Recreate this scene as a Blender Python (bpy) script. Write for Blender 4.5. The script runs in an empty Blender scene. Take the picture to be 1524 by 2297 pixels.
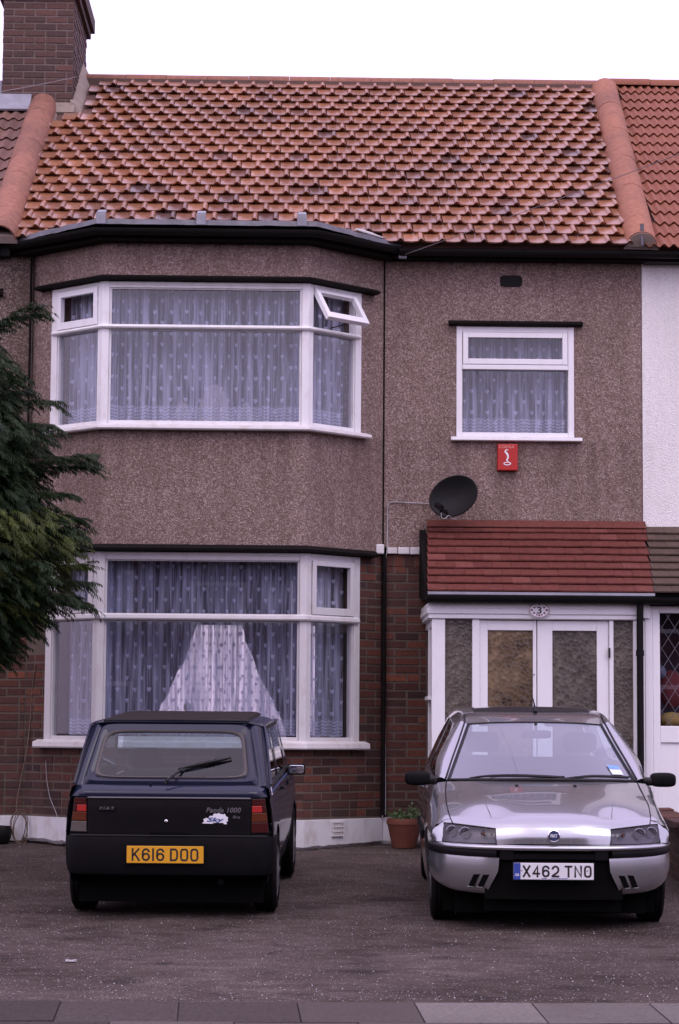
import bpy, math, random
from mathutils import Vector, Matrix, noise

random.seed(7)
rnd = random.Random(11)
SC = bpy.context.scene
COL = SC.collection
R_ = math.radians
pi = math.pi

# ------------------------------------------------------------------ camera
cam_d = bpy.data.cameras.new('camera')
cam = bpy.data.objects.new('camera', cam_d); COL.objects.link(cam)
cam_d.sensor_fit = 'HORIZONTAL'; cam_d.sensor_width = 24.0
cam_d.lens = 24.0 * 5020 / 1524
cam_d.clip_start = 0.1; cam_d.clip_end = 3000
yaw, pitch, roll = R_(1.2), math.atan(492 / 5020), 0.007
fw = Vector((math.sin(yaw) * math.cos(pitch), math.cos(yaw) * math.cos(pitch), math.sin(pitch)))
r0 = Vector((math.cos(yaw), -math.sin(yaw), 0)); u0 = r0.cross(fw)
rr = r0 * math.cos(roll) + u0 * math.sin(roll); uu = -r0 * math.sin(roll) + u0 * math.cos(roll)
cam.matrix_world = Matrix(((rr.x, uu.x, -fw.x, 0), (rr.y, uu.y, -fw.y, -20.5), (rr.z, uu.z, -fw.z, 1.08), (0, 0, 0, 1)))
SC.camera = cam

# ------------------------------------------------------------------ sky: bright white overcast, faintly lavender
world = bpy.data.worlds.new('World'); SC.world = world; world.use_nodes = True
wn = world.node_tree; wn.nodes.clear()
sky = wn.nodes.new('ShaderNodeTexSky'); sky.sky_type = 'NISHITA'; sky.sun_disc = False
sky.sun_elevation = R_(52); sky.sun_rotation = R_(215); sky.dust_density = 4.0; sky.air_density = 1.0
b1 = wn.nodes.new('ShaderNodeBackground'); b1.inputs['Strength'].default_value = 0.06
b2 = wn.nodes.new('ShaderNodeBackground')
b2.inputs['Color'].default_value = (1.0, 0.80, 1.21, 1); b2.inputs['Strength'].default_value = 1.27
ad = wn.nodes.new('ShaderNodeAddShader'); wo = wn.nodes.new('ShaderNodeOutputWorld')
wn.links.new(sky.outputs[0], b1.inputs['Color'])
wn.links.new(b1.outputs[0], ad.inputs[0]); wn.links.new(b2.outputs[0], ad.inputs[1]); wn.links.new(ad.outputs[0], wo.inputs['Surface'])

# ------------------------------------------------------------------ sun behind cloud
sun_d = bpy.data.lights.new('sun', 'SUN'); sun_d.energy = 0.9; sun_d.angle = R_(35); sun_d.color = (1.0, 0.93, 0.88)
sun = bpy.data.objects.new('sun', sun_d); COL.objects.link(sun)
sun.rotation_euler = (R_(38), 0, R_(35))

SC.view_settings.view_transform = 'Standard'; SC.view_settings.look = 'None'
SC.view_settings.exposure = 0.0; SC.view_settings.gamma = 1.0; SC.view_settings.use_curve_mapping = False
SC.render.engine = 'CYCLES'
SC.cycles.max_bounces = 8; SC.cycles.transparent_max_bounces = 24
SC.cycles.caustics_reflective = False; SC.cycles.caustics_refractive = False

# ------------------------------------------------------------------ helpers
class MB:
    """collects faces of one mesh object"""
    def __init__(s):
        s.v = []; s.f = []; s.mi = []; s.uv = []
    def add(s, pts, faces, m=0, uvs=None):
        b = len(s.v); s.v += [tuple(p) for p in pts]
        for k, f in enumerate(faces):
            s.f.append([b + i for i in f]); s.mi.append(m)
            s.uv.append(uvs[k] if uvs else None)
    def box(s, x0, x1, y0, y1, z0, z1, m=0, tf=None):
        p = [(x, y, z) for z in (z0, z1) for y in (y0, y1) for x in (x0, x1)]
        if tf: p = [tf(*q) for q in p]
        s.add(p, [(0, 2, 3, 1), (4, 5, 7, 6), (0, 1, 5, 4), (2, 6, 7, 3), (0, 4, 6, 2), (1, 3, 7, 5)], m)
        return s
    def hexa(s, p, m=0):   # bottom loop of four then top loop of four
        s.add(p, [(3, 2, 1, 0), (4, 5, 6, 7), (0, 1, 5, 4), (1, 2, 6, 5), (2, 3, 7, 6), (3, 0, 4, 7)], m); return s
    def poly(s, pts, m=0):
        s.add(pts, [tuple(range(len(pts)))], m); return s
    def grid(s, rows, m=0, closed=False, flip=False, uv=False):
        nr, nc = len(rows), len(rows[0]); pts = [p for r in rows for p in r]; fs = []; us = []
        for i in range(nr - 1):
            for j in range(nc if closed else nc - 1):
                k = (j + 1) % nc
                f = (i * nc + j, i * nc + k, (i + 1) * nc + k, (i + 1) * nc + j)
                fs.append(f[::-1] if flip else f)
        s.add(pts, fs, m); return s
    def tube(s, pts, r, n=6, m=0, cap=True):
        P = [Vector(p) for p in pts]; rows = []
        N = None
        for i, p in enumerate(P):
            a = P[max(i - 1, 0)]; b = P[min(i + 1, len(P) - 1)]
            t = (b - a)
            t = t.normalized() if t.length > 1e-9 else Vector((0, 0, 1))
            if N is None:
                N = t.orthogonal().normalized()
            N = (N - t * N.dot(t))
            N = N.normalized() if N.length > 1e-6 else t.orthogonal().normalized()
            B = t.cross(N); q = r[i] if isinstance(r, (list, tuple)) else r
            rows.append([p + (N * math.cos(2 * pi * k / n) + B * math.sin(2 * pi * k / n)) * q for k in range(n)])
        s.grid(rows, m, closed=True)
        if cap:
            s.poly(rows[0][::-1], m); s.poly(rows[-1], m)
        return s
    def lathe(s, prof, n=24, m=0, tf=None, cap=True):   # prof of (radius, height) about z
        rows = [[(a * math.cos(2 * pi * k / n), a * math.sin(2 * pi * k / n), h) for k in range(n)] for a, h in prof]
        if tf: rows = [[tf(*p) for p in r] for r in rows]
        s.grid(rows, m, closed=True)
        if cap:
            s.poly(rows[0][::-1], m); s.poly(rows[-1], m)
        return s
    def sweep(s, pts, prof, m=0, cap=True):
        """profile of (outward, z) swept along a plan polyline, outward to the right-hand of travel, mitred"""
        P = [Vector(p) for p in pts]; rows = []
        for i, p in enumerate(P):
            ns = []
            if i > 0: t = (P[i] - P[i - 1]).normalized(); ns.append(Vector((t.y, -t.x)))
            if i < len(P) - 1: t = (P[i + 1] - P[i]).normalized(); ns.append(Vector((t.y, -t.x)))
            n = sum(ns, Vector((0, 0))).normalized(); k = 1.0 / max(0.3, n.dot(ns[0]))
            rows.append([(p.x + n.x * o * k, p.y + n.y * o * k, z) for o, z in prof])
        s.grid(rows, m, closed=True)
        if cap:
            s.poly(rows[0][::-1], m); s.poly(rows[-1], m)
        return s
    def build(s, name, mats, parent=None, smooth=None, bevel=0, sub=0):
        me = bpy.data.meshes.new(name)
        me.from_pydata(s.v, [], s.f)
        for mt in (mats if isinstance(mats, (list, tuple)) else [mats]): me.materials.append(mt)
        if len(me.materials) > 1: me.polygons.foreach_set('material_index', s.mi)
        if any(u is not None for u in s.uv):
            ul = me.uv_layers.new(name='uv'); i = 0; flat = []
            for f, u in zip(s.f, s.uv):
                for k in range(len(f)): flat += list(u[k]) if u else [0, 0]
            ul.data.foreach_set('uv', flat)
        if smooth is not None:
            me.polygons.foreach_set('use_smooth', [True] * len(me.polygons))
            me.set_sharp_from_angle(angle=R_(smooth))
        me.update()
        o = bpy.data.objects.new(name, me); COL.objects.link(o)
        if parent: o.parent = parent
        if bevel:
            b = o.modifiers.new('b', 'BEVEL'); b.width = bevel; b.segments = 2; b.limit_method = 'ANGLE'; b.angle_limit = R_(40)
            b.harden_normals = False
        return o

def link(o, parent=None):
    COL.objects.link(o)
    if parent: o.parent = parent
    return o
def inst(name, mesh, parent, M):
    o = bpy.data.objects.new(name, mesh); COL.objects.link(o); o.parent = parent; o.matrix_local = M; return o
def tag(o, label=None, cat=None, group=None, kind=None):
    if label: o['label'] = label
    if cat: o['category'] = cat
    if group: o['group'] = group
    if kind: o['kind'] = kind
    return o
def empty(name, loc=(0, 0, 0), rot=(0, 0, 0)):
    o = bpy.data.objects.new(name, None); COL.objects.link(o); o.location = loc; o.rotation_euler = rot; o.empty_display_size = .1; return o
def lerp(a, b, t): return a + (b - a) * t
def interp(x, tab):
    if x <= tab[0][0]: return tab[0][1]
    for (a, p), (b, q) in zip(tab, tab[1:]):
        if x <= b:
            t = (x - a) / (b - a)
            return tuple(lerp(u, v, t) for u, v in zip(p, q)) if isinstance(p, tuple) else lerp(p, q, t)
    return tab[-1][1]
def cr(P, n):
    """Catmull-Rom through the points, n steps per span"""
    P = [Vector(p) for p in P]
    if n <= 1 or len(P) < 2: return P
    E = [P[0] * 2 - P[1]] + P + [P[-1] * 2 - P[-2]]; out = []
    for i in range(1, len(E) - 2):
        a, b, c, d = E[i - 1], E[i], E[i + 1], E[i + 2]
        for k in range(n):
            t = k / n
            out.append(0.5 * ((2 * b) + (c - a) * t + (2 * a - 5 * b + 4 * c - d) * t * t + (3 * b - a - 3 * c + d) * t ** 3))
    out.append(P[-1]); return out
def patch(mb, rows, n=(4, 4), mirror='full', m=0):
    """smooth panel through control rows; 'full' mirrors half rows starting at x = 0, 'both' adds the left-hand twin"""
    if mirror == 'full': rows = [[(-p[0], p[1], p[2]) for p in r[:0:-1]] + list(r) for r in rows]
    rs = [cr(r, n[1]) for r in rows]
    cols = [cr([r[j] for r in rs], n[0]) for j in range(len(rs[0]))]
    g = [[cols[j][i] for j in range(len(cols))] for i in range(len(cols[0]))]
    mb.grid(g, m)
    if mirror == 'both': mb.grid([[Vector((-p.x, p.y, p.z)) for p in r] for r in g], m, flip=True)
    return g

def text(name, s, mat_, parent, loc, w, h, rot=(pi / 2, 0, 0), extrude=.001, bold=0, shear=0, spacing=1.0):
    """flat lettering fitted to width w and height h, centred at loc, facing -y by default"""
    cu = bpy.data.curves.new(name, 'FONT'); cu.body = s; cu.align_x = 'CENTER'; cu.align_y = 'CENTER'
    cu.size = 1; cu.extrude = 0; cu.offset = bold; cu.shear = shear; cu.space_character = spacing; cu.resolution_u = 4
    o = bpy.data.objects.new(name, cu); COL.objects.link(o)
    bpy.context.view_layer.update(); dg = bpy.context.evaluated_depsgraph_get()
    me = bpy.data.meshes.new_from_object(o.evaluated_get(dg))
    bpy.data.objects.remove(o); bpy.data.curves.remove(cu)
    xs = [v.co.x for v in me.vertices]; ys = [v.co.y for v in me.vertices]
    cx, cy = (min(xs) + max(xs)) / 2, (min(ys) + max(ys)) / 2; sx = w / (max(xs) - min(xs)); sy = h / (max(ys) - min(ys))
    for v in me.vertices: v.co = ((v.co.x - cx) * sx, (v.co.y - cy) * sy, v.co.z)
    me.materials.clear(); me.materials.append(mat_); me.name = name
    q = bpy.data.objects.new(name, me); COL.objects.link(q); q.parent = parent; q.location = loc; q.rotation_euler = rot
    return q

# ------------------------------------------------------------------ materials
class NT:
    def __init__(s, name):
        s.m = bpy.data.materials.new(name); s.m.use_nodes = True; s.t = s.m.node_tree; s.t.nodes.clear()
        s.out = s.t.nodes.new('ShaderNodeOutputMaterial')
    def n(s, typ, inp=None, **props):
        nd = s.t.nodes.new('ShaderNode' + typ)
        for k, v in props.items(): setattr(nd, k, v)
        for k, v in (inp or {}).items():
            if isinstance(v, bpy.types.NodeSocket): s.t.links.new(v, nd.inputs[k])
            else: nd.inputs[k].default_value = v
        return nd
    def math(s, op, a, b=0.0, c=None):
        nd = s.t.nodes.new('ShaderNodeMath'); nd.operation = op
        for i, v in enumerate((a, b) if c is None else (a, b, c)):
            if isinstance(v, bpy.types.NodeSocket): s.t.links.new(v, nd.inputs[i])
            else: nd.inputs[i].default_value = v
        return nd.outputs[0]
    def ramp(s, fac, stops, const=False):
        nd = s.t.nodes.new('ShaderNodeValToRGB'); cr_ = nd.color_ramp
        if const: cr_.interpolation = 'CONSTANT'
        while len(cr_.elements) > 1: cr_.elements.remove(cr_.elements[-1])
        cr_.elements[0].position = stops[0][0]; cr_.elements[0].color = tuple(stops[0][1]) + (1,)
        for p, c in stops[1:]:
            e = cr_.elements.new(p); e.color = tuple(c) + (1,)
        s.t.links.new(fac, nd.inputs[0]); return nd.outputs[0]
    def pos(s): return s.n('NewGeometry').outputs['Position']
    def scaled(s, vec, sc):
        return s.n('VectorMath', {0: vec, 1: sc}, operation='MULTIPLY').outputs[0]
    def noise(s, vec, scale, detail=3, rough=.55):
        return s.n('TexNoise', {'Vector': vec, 'Scale': scale, 'Detail': detail, 'Roughness': rough}).outputs['Fac']
    def mix(s, fac, a, b, blend='MIX'):
        nd = s.t.nodes.new('ShaderNodeMix'); nd.data_type = 'RGBA'; nd.blend_type = blend
        for k, v in ((0, fac), (6, a), (7, b)):
            if isinstance(v, bpy.types.NodeSocket): s.t.links.new(v, nd.inputs[k])
            else: nd.inputs[k].default_value = v if k == 0 else (tuple(v) + (1,))[:4]
        return nd.outputs[2]
    def bump(s, h, strength=.4, dist=.01):
        return s.n('Bump', {'Height': h, 'Strength': strength, 'Distance': dist}).outputs[0]
    def done(s, color=None, rough=.6, metal=0.0, normal=None, coat=0.0, spec=.5, **kw):
        inp = {'Roughness': rough, 'Metallic': metal, 'Coat Weight': coat, 'Coat Roughness': kw.get('coat_rough', .03), 'Specular IOR Level': spec}
        if color is not None: inp['Base Color'] = color if isinstance(color, bpy.types.NodeSocket) else (tuple(color) + (1,))[:4]
        if normal is not None: inp['Normal'] = normal
        p = s.n('BsdfPrincipled', inp)
        s.t.links.new(p.outputs[0], s.out.inputs['Surface']); return s.m

def plain(name, col, rough=.6, metal=0, var=.25, scale=6, bump=0, bscale=60, coat=0, spec=.5):
    t = NT(name); p = t.pos()
    nz = t.noise(p, scale, 4)
    c = t.mix(t.math('MULTIPLY', nz, 1.0), tuple(x * (1 - var) for x in col), tuple(x * (1 + var) for x in col))
    nm = t.bump(t.noise(p, bscale, 2), bump, .004) if bump else None
    return t.done(c, rough, metal, nm, coat, spec)

def glass(name, tint=(.93, .95, .95), boost=1.0, haze=0.0, haze_col=(.5, .5, .55)):
    t = NT(name)
    bf = t.n('NewGeometry').outputs['Backfacing']
    fr = t.n('Fresnel', {'IOR': t.n('MapRange', {0: bf, 1: 0.0, 2: 1.0, 3: 1.5, 4: 1 / 1.5}).outputs[0]}).outputs[0]
    f = t.math('MINIMUM', t.math('MULTIPLY', fr, boost), 1.0)
    tr = t.n('BsdfTransparent', {'Color': tint + (1,)}); gl = t.n('BsdfGlossy', {'Color': (1, 1, 1, 1), 'Roughness': 0.0})
    mx = t.n('MixShader', {0: f, 1: tr.outputs[0], 2: gl.outputs[0]})
    if haze:   # diffuse film imitating milky light on the glass
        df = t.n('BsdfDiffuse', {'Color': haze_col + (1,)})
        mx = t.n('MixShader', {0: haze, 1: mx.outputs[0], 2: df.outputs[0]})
    t.t.links.new(mx.outputs[0], t.out.inputs['Surface']); return t.m

def pebble_mat(name, cols, dirt=.5):
    t = NT(name); p = t.pos()
    v1 = t.n('TexVoronoi', {'Vector': p, 'Scale': 120.0}); v2 = t.n('TexVoronoi', {'Vector': p, 'Scale': 62.0})
    r1 = t.n('SeparateColor', {0: v1.outputs['Color']}).outputs[0]; r2 = t.n('SeparateColor', {0: v2.outputs['Color']}).outputs[1]
    r = t.math('ADD', t.math('MULTIPLY', r1, .65), t.math('MULTIPLY', r2, .35))
    c = t.ramp(r, [(.12, cols[0]), (.35, cols[1]), (.62, cols[2]), (.82, cols[3])])
    big = t.noise(p, 1.3, 6, .65); st = t.noise(t.scaled(p, (3.2, 3.2, .3)), 1.2, 5, .65)
    k = t.math('ADD', t.math('MULTIPLY', big, .45), t.math('MULTIPLY', st, .55))
    c = t.mix(t.n('MapRange', {0: k, 1: .36, 2: .55, 3: dirt * 1.2, 4: 0.0}).outputs[0], c, (.085, .058, .043), 'MIX')
    c = t.mix(t.n('MapRange', {0: k, 1: .56, 2: .70, 3: 0.0, 4: .22}).outputs[0], c, (.33, .25, .22), 'MIX')
    # grime washed down below the sills, plus darker tone towards the eaves, broken into streaks
    z = t.n('SeparateXYZ', {0: p}).outputs[2]; sk = t.noise(t.scaled(p, (9, 9, .5)), 1.5, 4, .6)
    run_ = t.math('MULTIPLY', t.n('MapRange', {0: z, 1: 3.05, 2: 3.74, 3: 0.0, 4: 1.0}).outputs[0], t.math('LESS_THAN', z, 3.76))
    run_ = t.math('MAXIMUM', run_, t.n('MapRange', {0: z, 1: 5.15, 2: 5.45, 3: 0.0, 4: 1.0}).outputs[0])
    c = t.mix(t.math('MULTIPLY', t.math('MULTIPLY', run_, t.n('MapRange', {0: sk, 1: .42, 2: .62}).outputs[0]), dirt), c, (.06, .042, .034))
    h = t.math('ADD', v1.outputs['Distance'], t.math('MULTIPLY', v2.outputs['Distance'], .7))
    return t.done(c, .85, normal=t.bump(h, .65, .010), spec=.2)

def rand_mat(name, stops, rough=.6, island=False, fine=30, amp=.35, bump=.3, spec=.5, stain=0, coat=0):
    """colour drawn per piece, so neighbours differ as fired clay does"""
    t = NT(name); p = t.pos()
    r = t.n('NewGeometry').outputs['Random Per Island'] if island else t.n('ObjectInfo').outputs['Random']
    c = t.ramp(r, stops)
    nz = t.noise(p, fine, 4, .6)
    c = t.mix(1.0, c, t.n('CombineColor', {i: t.n('MapRange', {0: nz, 1: .25, 2: .75, 3: 1 - amp, 4: 1 + amp}).outputs[0] for i in (0, 1, 2)}).outputs[0], 'MULTIPLY')
    if stain:
        c = t.mix(t.n('MapRange', {0: t.noise(p, 1.1, 5, .65), 1: .45, 2: .7, 3: 0.0, 4: stain}).outputs[0], c, (.05, .035, .035))
    return t.done(c, rough, normal=t.bump(nz, bump, .004), spec=spec, coat=coat)

def paint_white(name, col=(.74, .74, .74), dirt=.35, rough=.45):
    t = NT(name); p = t.pos()
    nz = t.noise(t.scaled(p, (1, 1, .5)), 9, 6, .65)
    f = t.n('MapRange', {0: nz, 1: .5, 2: .72, 3: 0.0, 4: dirt}).outputs[0]
    c = t.mix(f, col, (.42, .36, .31))
    ch = t.n('MapRange', {0: t.noise(p, 28, 5, .7), 1: .70, 2: .74, 3: 0.0, 4: .7}).outputs[0]
    c = t.mix(ch, c, (.22, .17, .14))
    return t.done(c, rough, normal=t.bump(nz, .15, .003))

def net_mat():
    t = NT('net_curtain_cloth')
    uv = t.n('UVMap', uv_map='uv').outputs[0]
    sp = t.n('SeparateXYZ', {0: uv}); u, v = sp.outputs[0], sp.outputs[1]
    M = t.math
    def heart(du, dv):
        x = M('MULTIPLY', M('SUBTRACT', M('FRACT', M('ADD', M('DIVIDE', u, .20), du)), .5), 9.6)
        y = M('MULTIPLY', M('SUBTRACT', M('FRACT', M('ADD', M('DIVIDE', v, .20), dv)), .5), 9.6)
        q = M('SUBTRACT', M('MULTIPLY', y, 1.15), M('MULTIPLY', M('SQRT', M('ABSOLUTE', x)), .85))
        return M('LESS_THAN', M('ADD', M('MULTIPLY', x, x), M('MULTIPLY', q, q)), 1.0)
    h = M('MAXIMUM', heart(0, 0), heart(.5, .5))
    ph = M('FRACT', M('DIVIDE', M('ADD', v, M('MULTIPLY', M('SINE', M('MULTIPLY', u, 2 * pi / .075)), .006)), .030))
    w = M('MULTIPLY', M('LESS_THAN', M('ABSOLUTE', M('SUBTRACT', ph, .5)), .26), M('LESS_THAN', v, .155))
    fl = t.n('TexNoise', {'Vector': t.n('CombineXYZ', {0: u, 1: M('MULTIPLY', v, .05)}).outputs[0], 'Scale': 13.0, 'Detail': 3.0, 'Roughness': .75}).outputs['Fac']
    base = t.n('MapRange', {0: fl, 1: .41, 2: .61, 3: .17, 4: .80}).outputs[0]
    ln_ = t.n('TexNoise', {'Vector': t.n('CombineXYZ', {0: u}).outputs[0], 'Scale': 34.0, 'Detail': 1.0}).outputs['Fac']
    base = M('ADD', base, t.n('MapRange', {0: ln_, 1: .60, 2: .66, 3: 0.0, 4: .30}).outputs[0])
    op = M('MINIMUM', M('ADD', M('ADD', base, M('MULTIPLY', h, .55)), M('MULTIPLY', w, .40)), .97)
    op = M('MAXIMUM', op, M('MULTIPLY', M('LESS_THAN', v, .155), .45))
    df = t.n('BsdfDiffuse', {'Color': (.70, .72, .90, 1)}); tl = t.n('BsdfTranslucent', {'Color': (.70, .71, .86, 1)})
    cl = t.n('MixShader', {0: .35, 1: df.outputs[0], 2: tl.outputs[0]})
    mx = t.n('MixShader', {0: op, 1: t.n('BsdfTransparent').outputs[0], 2: cl.outputs[0]})
    t.t.links.new(mx.outputs[0], t.out.inputs['Surface']); return t.m

def obscure_mat(name, base, cell=38, tint2=None):
    t = NT(name); p = t.pos()
    v = t.n('TexVoronoi', {'Vector': p, 'Scale': float(cell)}, feature='DISTANCE_TO_EDGE').outputs[0]
    vc = t.n('TexVoronoi', {'Vector': p, 'Scale': float(cell)})
    e = t.n('MapRange', {0: v, 1: .0, 2: .10, 3: 1.0, 4: 0.0}).outputs[0]
    nz = t.noise(p, 3.2, 3, .6)
    c = t.mix(t.n('MapRange', {0: nz, 1: .4, 2: .62}).outputs[0], base, tint2 or tuple(x * .35 for x in base))
    c = t.mix(t.math('MULTIPLY', e, .6), c, (.20, .185, .17))
    r = t.n('SeparateColor', {0: vc.outputs['Color']}).outputs[0]
    c = t.mix(t.math('MULTIPLY', r, .85), c, tuple(x * .4 for x in base))
    return t.done(c, .2, normal=t.bump(vc.outputs['Distance'], .4, .010), spec=.3)

def tarmac_mat():
    t = NT('tarmac'); p = t.pos()
    big = t.noise(p, .8, 5, .6); mid = t.noise(t.scaled(p, (1, 2.2, 1)), 3.5, 4, .6); fine = t.noise(p, 95, 3, .7)
    c = t.ramp(t.math('ADD', t.math('MULTIPLY', big, .6), t.math('MULTIPLY', mid, .4)),
               [(.34, (.027, .0180, .0148)), (.45, (.050, .037, .0315)), (.56, (.070, .054, .047)), (.68, (.108, .086, .075))])
    c = t.mix(1.0, c, t.n('CombineColor', {i: t.n('MapRange', {0: fine, 1: .3, 2: .7, 3: .40, 4: 1.7}).outputs[0] for i in (0, 1, 2)}).outputs[0], 'MULTIPLY')
    v = t.n('TexVoronoi', {'Vector': p, 'Scale': 70.0}); r = t.n('SeparateColor', {0: v.outputs['Color']})
    pick = t.math('MULTIPLY', t.math('GREATER_THAN', r.outputs[0], .90), t.math('LESS_THAN', v.outputs['Distance'], .38))
    c = t.mix(pick, c, (.22, .20, .20))
    oil = t.n('MapRange', {0: t.noise(t.scaled(p, (1, 1.5, 1)), 1.9, 4, .55), 1: .60, 2: .70, 3: 0.0, 4: .6}).outputs[0]
    c = t.mix(oil, c, (.018, .013, .011))
    cr_ = t.n('TexVoronoi', {'Vector': t.n('VectorMath', {0: t.scaled(p, (.7, 1.4, 1)), 1: t.scaled(t.n('TexNoise', {'Vector': p, 'Scale': 3.0, 'Detail': 5.0}).outputs['Color'], (.55, .55, 0))}, operation='ADD').outputs[0], 'Scale': .9}, feature='DISTANCE_TO_EDGE').outputs[0]
    crack = t.math('MULTIPLY', t.math('LESS_THAN', t.math('ADD', cr_, t.math('MULTIPLY', mid, .03)), .019), t.math('GREATER_THAN', big, .47))
    c = t.mix(t.math('MULTIPLY', crack, .5), c, (.012, .010, .009))
    h = t.math('ADD', t.math('MULTIPLY', fine, .6), t.math('MULTIPLY', v.outputs['Distance'], .5))
    return t.done(c, .85, normal=t.bump(h, .8, .008), spec=.15)

def flake(name, col, metal=.75, rough=.38):
    t = NT(name); p = t.pos()
    nz = t.noise(p, 700, 1); c = t.mix(nz, tuple(x * .86 for x in col), tuple(x * 1.12 for x in col))
    return t.done(c, rough, metal, None, 1.0, .5, coat_rough=.02)

M_ = {}
M_['pebble'] = pebble_mat('brown_pebbledash', [(.135, .091, .076), (.195, .134, .112), (.250, .180, .155), (.40, .32, .295)], .34)
M_['pebble2'] = pebble_mat('grey_brown_pebbledash', [(.06, .042, .034), (.12, .085, .068), (.17, .125, .105), (.34, .28, .25)], .55)
M_['render'] = pebble_mat('white_roughcast', [(.74, .72, .70), (.80, .78, .76), (.84, .82, .80), (.86, .85, .83)], .10)
M_['mortar'] = plain('mortar', (.105, .080, .062), .9, var=.3, scale=12, bump=.4)
M_['mortar_dark'] = plain('sooty_mortar', (.15, .115, .10), .9, var=.3, scale=12, bump=.4)
bs = [(0, (.030, .011, .008)), (.2, (.052, .016, .010)), (.45, (.074, .022, .013)), (.7, (.112, .031, .016)), (.88, (.038, .014, .010)), (1, (.16, .047, .022))]
M_['brick'] = rand_mat('red_brick', bs, .85, fine=35, amp=.4, stain=.5)
M_['brick_stuff'] = rand_mat('red_brick_run', bs, .85, True, fine=35, amp=.4, stain=.5)
cs = [(0, (.050, .031, .027)), (.35, (.066, .038, .032)), (.65, (.085, .044, .036)), (.80, (.115, .054, .042)), (.9, (.056, .034, .029)), (1, (.10, .05, .04))]
M_['chim'] = rand_mat('sooty_brick', cs, .88, fine=35, amp=.3)
M_['chim_stuff'] = rand_mat('sooty_brick_run', cs, .88, True, fine=35, amp=.3)
ts = [(0, (.30, .130, .064)), (.25, (.25, .105, .052)), (.5, (.28, .120, .060)), (.72, (.20, .083, .045)), (.88, (.34, .152, .078)), (.95, (.16, .070, .045)), (.985, (.12, .056, .040)), (1, (.095, .05, .04))]
M_['tile'] = rand_mat('glazed_clay_tile', ts, .27, fine=16, amp=.28, bump=.18, spec=.7, stain=.35)
M_['tile_stuff'] = rand_mat('glazed_clay_tile_run', ts, .27, True, fine=16, amp=.28, bump=.18, spec=.7, stain=.35)
M_['tile_nb'] = rand_mat('new_orange_tile', [(0, (.215, .078, .044)), (.5, (.235, .086, .048)), (1, (.20, .072, .042))], .7, fine=40, amp=.15, spec=.3)
M_['tile_br'] = rand_mat('old_brown_tile', [(0, (.13, .07, .055)), (.5, (.16, .085, .062)), (1, (.11, .06, .05))], .75, fine=30, amp=.3, spec=.3)
M_['ridge'] = rand_mat('clay_ridge_tile', [(0, (.27, .112, .064)), (.5, (.295, .122, .068)), (1, (.25, .104, .06))], .7, fine=20, amp=.25, spec=.3, stain=.3)
M_['ridge_old'] = rand_mat('weathered_ridge_tile', [(0, (.235, .105, .070)), (.5, (.265, .12, .078)), (1, (.21, .095, .064))], .8, fine=20, amp=.28, spec=.3, stain=.4)
M_['shingle'] = rand_mat('red_porch_tile', [(0, (.100, .026, .019)), (.4, (.116, .031, .023)), (.8, (.106, .028, .020)), (1, (.145, .046, .036))], .7, fine=22, amp=.28, spec=.3)
M_['shingle_br'] = rand_mat('brown_porch_tile', [(0, (.070, .046, .034)), (.5, (.082, .054, .04)), (1, (.062, .042, .033))], .75, fine=22, amp=.25, spec=.3)
M_['white'] = paint_white('white_paint')
M_['white_clean'] = paint_white('fresh_white_paint', (.76, .76, .77), .12)
M_['white_dirty'] = paint_white('grimy_white_paint', (.64, .62, .61), .6)
M_['plinth'] = paint_white('white_plinth_paint', (.60, .60, .61), .75, .85)
M_['white_low'] = paint_white('dimmed_white_paint', (.58, .57, .57), .5)  # lower bay white greyed to hold its dimmer light, with random dirt
M_['black'] = plain('black_paint', (.0055, .005, .005), .55, var=.4, scale=8, bump=.2, spec=.15)
M_['blackwood'] = plain('weathered_black_timber', (.008, .0065, .006), .8, var=.5, scale=14, bump=.5, bscale=40, spec=.1)
M_['lead'] = plain('lead_sheet', (.10, .10, .115), .55, .2, var=.8, scale=8, bump=.3, bscale=20)
M_['lead_pale'] = plain('pale_lead_flashing', (.24, .245, .28), .6, .1, var=.35, scale=9, bump=.4, bscale=14)
M_['cement'] = plain('cement_fillet', (.24, .195, .16), .9, var=.3, scale=10, bump=.6, bscale=40)
M_['glass'] = glass('window_glass', (.90, .91, .93), .9)
M_['net'] = net_mat()
M_['drape'] = plain('dull_purple_drape', (.055, .04, .055), .9, var=.3, scale=8)
M_['room'] = plain('papered_room', (.34, .29, .25), .9, var=.1, scale=2)
M_['wood'] = plain('varnished_wood', (.23, .105, .042), .4, var=.4, scale=9)
M_['pale_wood'] = plain('pale_board', (.55, .49, .44), .7, var=.1, scale=5)
M_['rawwood'] = plain('bare_timber_edge', (.38, .20, .075), .7, var=.3, scale=18)
M_['iron'] = plain('dark_iron', (.03, .027, .025), .5, .6, var=.3)
M_['door_gold'] = obscure_mat('amber_obscure_glass', (.26, .18, .10), 27, (.030, .019, .012))
M_['door_grey'] = obscure_mat('grey_obscure_glass', (.135, .118, .098), 27, (.045, .037, .030))
M_['door_fine'] = obscure_mat('fine_obscure_glass', (.155, .130, .106), 34, (.080, .064, .052))
M_['red'] = plain('red_plastic', (.40, .012, .006), .45, var=.12, scale=9)
M_['print'] = plain('white_print', (.72, .72, .74), .5, var=.15, scale=30)
M_['print_faded'] = plain('faded_pink_print', (.62, .25, .22), .5, var=.35, scale=40)
M_['mesh'] = plain('charcoal_dish_paint', (.006, .006, .0065), .6, var=.2, scale=20, bump=.15, bscale=120, spec=.2)
M_['cable'] = plain('white_cable', (.34, .33, .34), .6, var=.1)
M_['cable_tan'] = plain('tan_cable', (.13, .092, .065), .7, var=.15)
M_['rust'] = plain('rust_stain', (.25, .10, .04), .9, var=.3)
M_['terracotta'] = plain('terracotta', (.135, .040, .022), .8, var=.3, scale=10, bump=.3)
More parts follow.
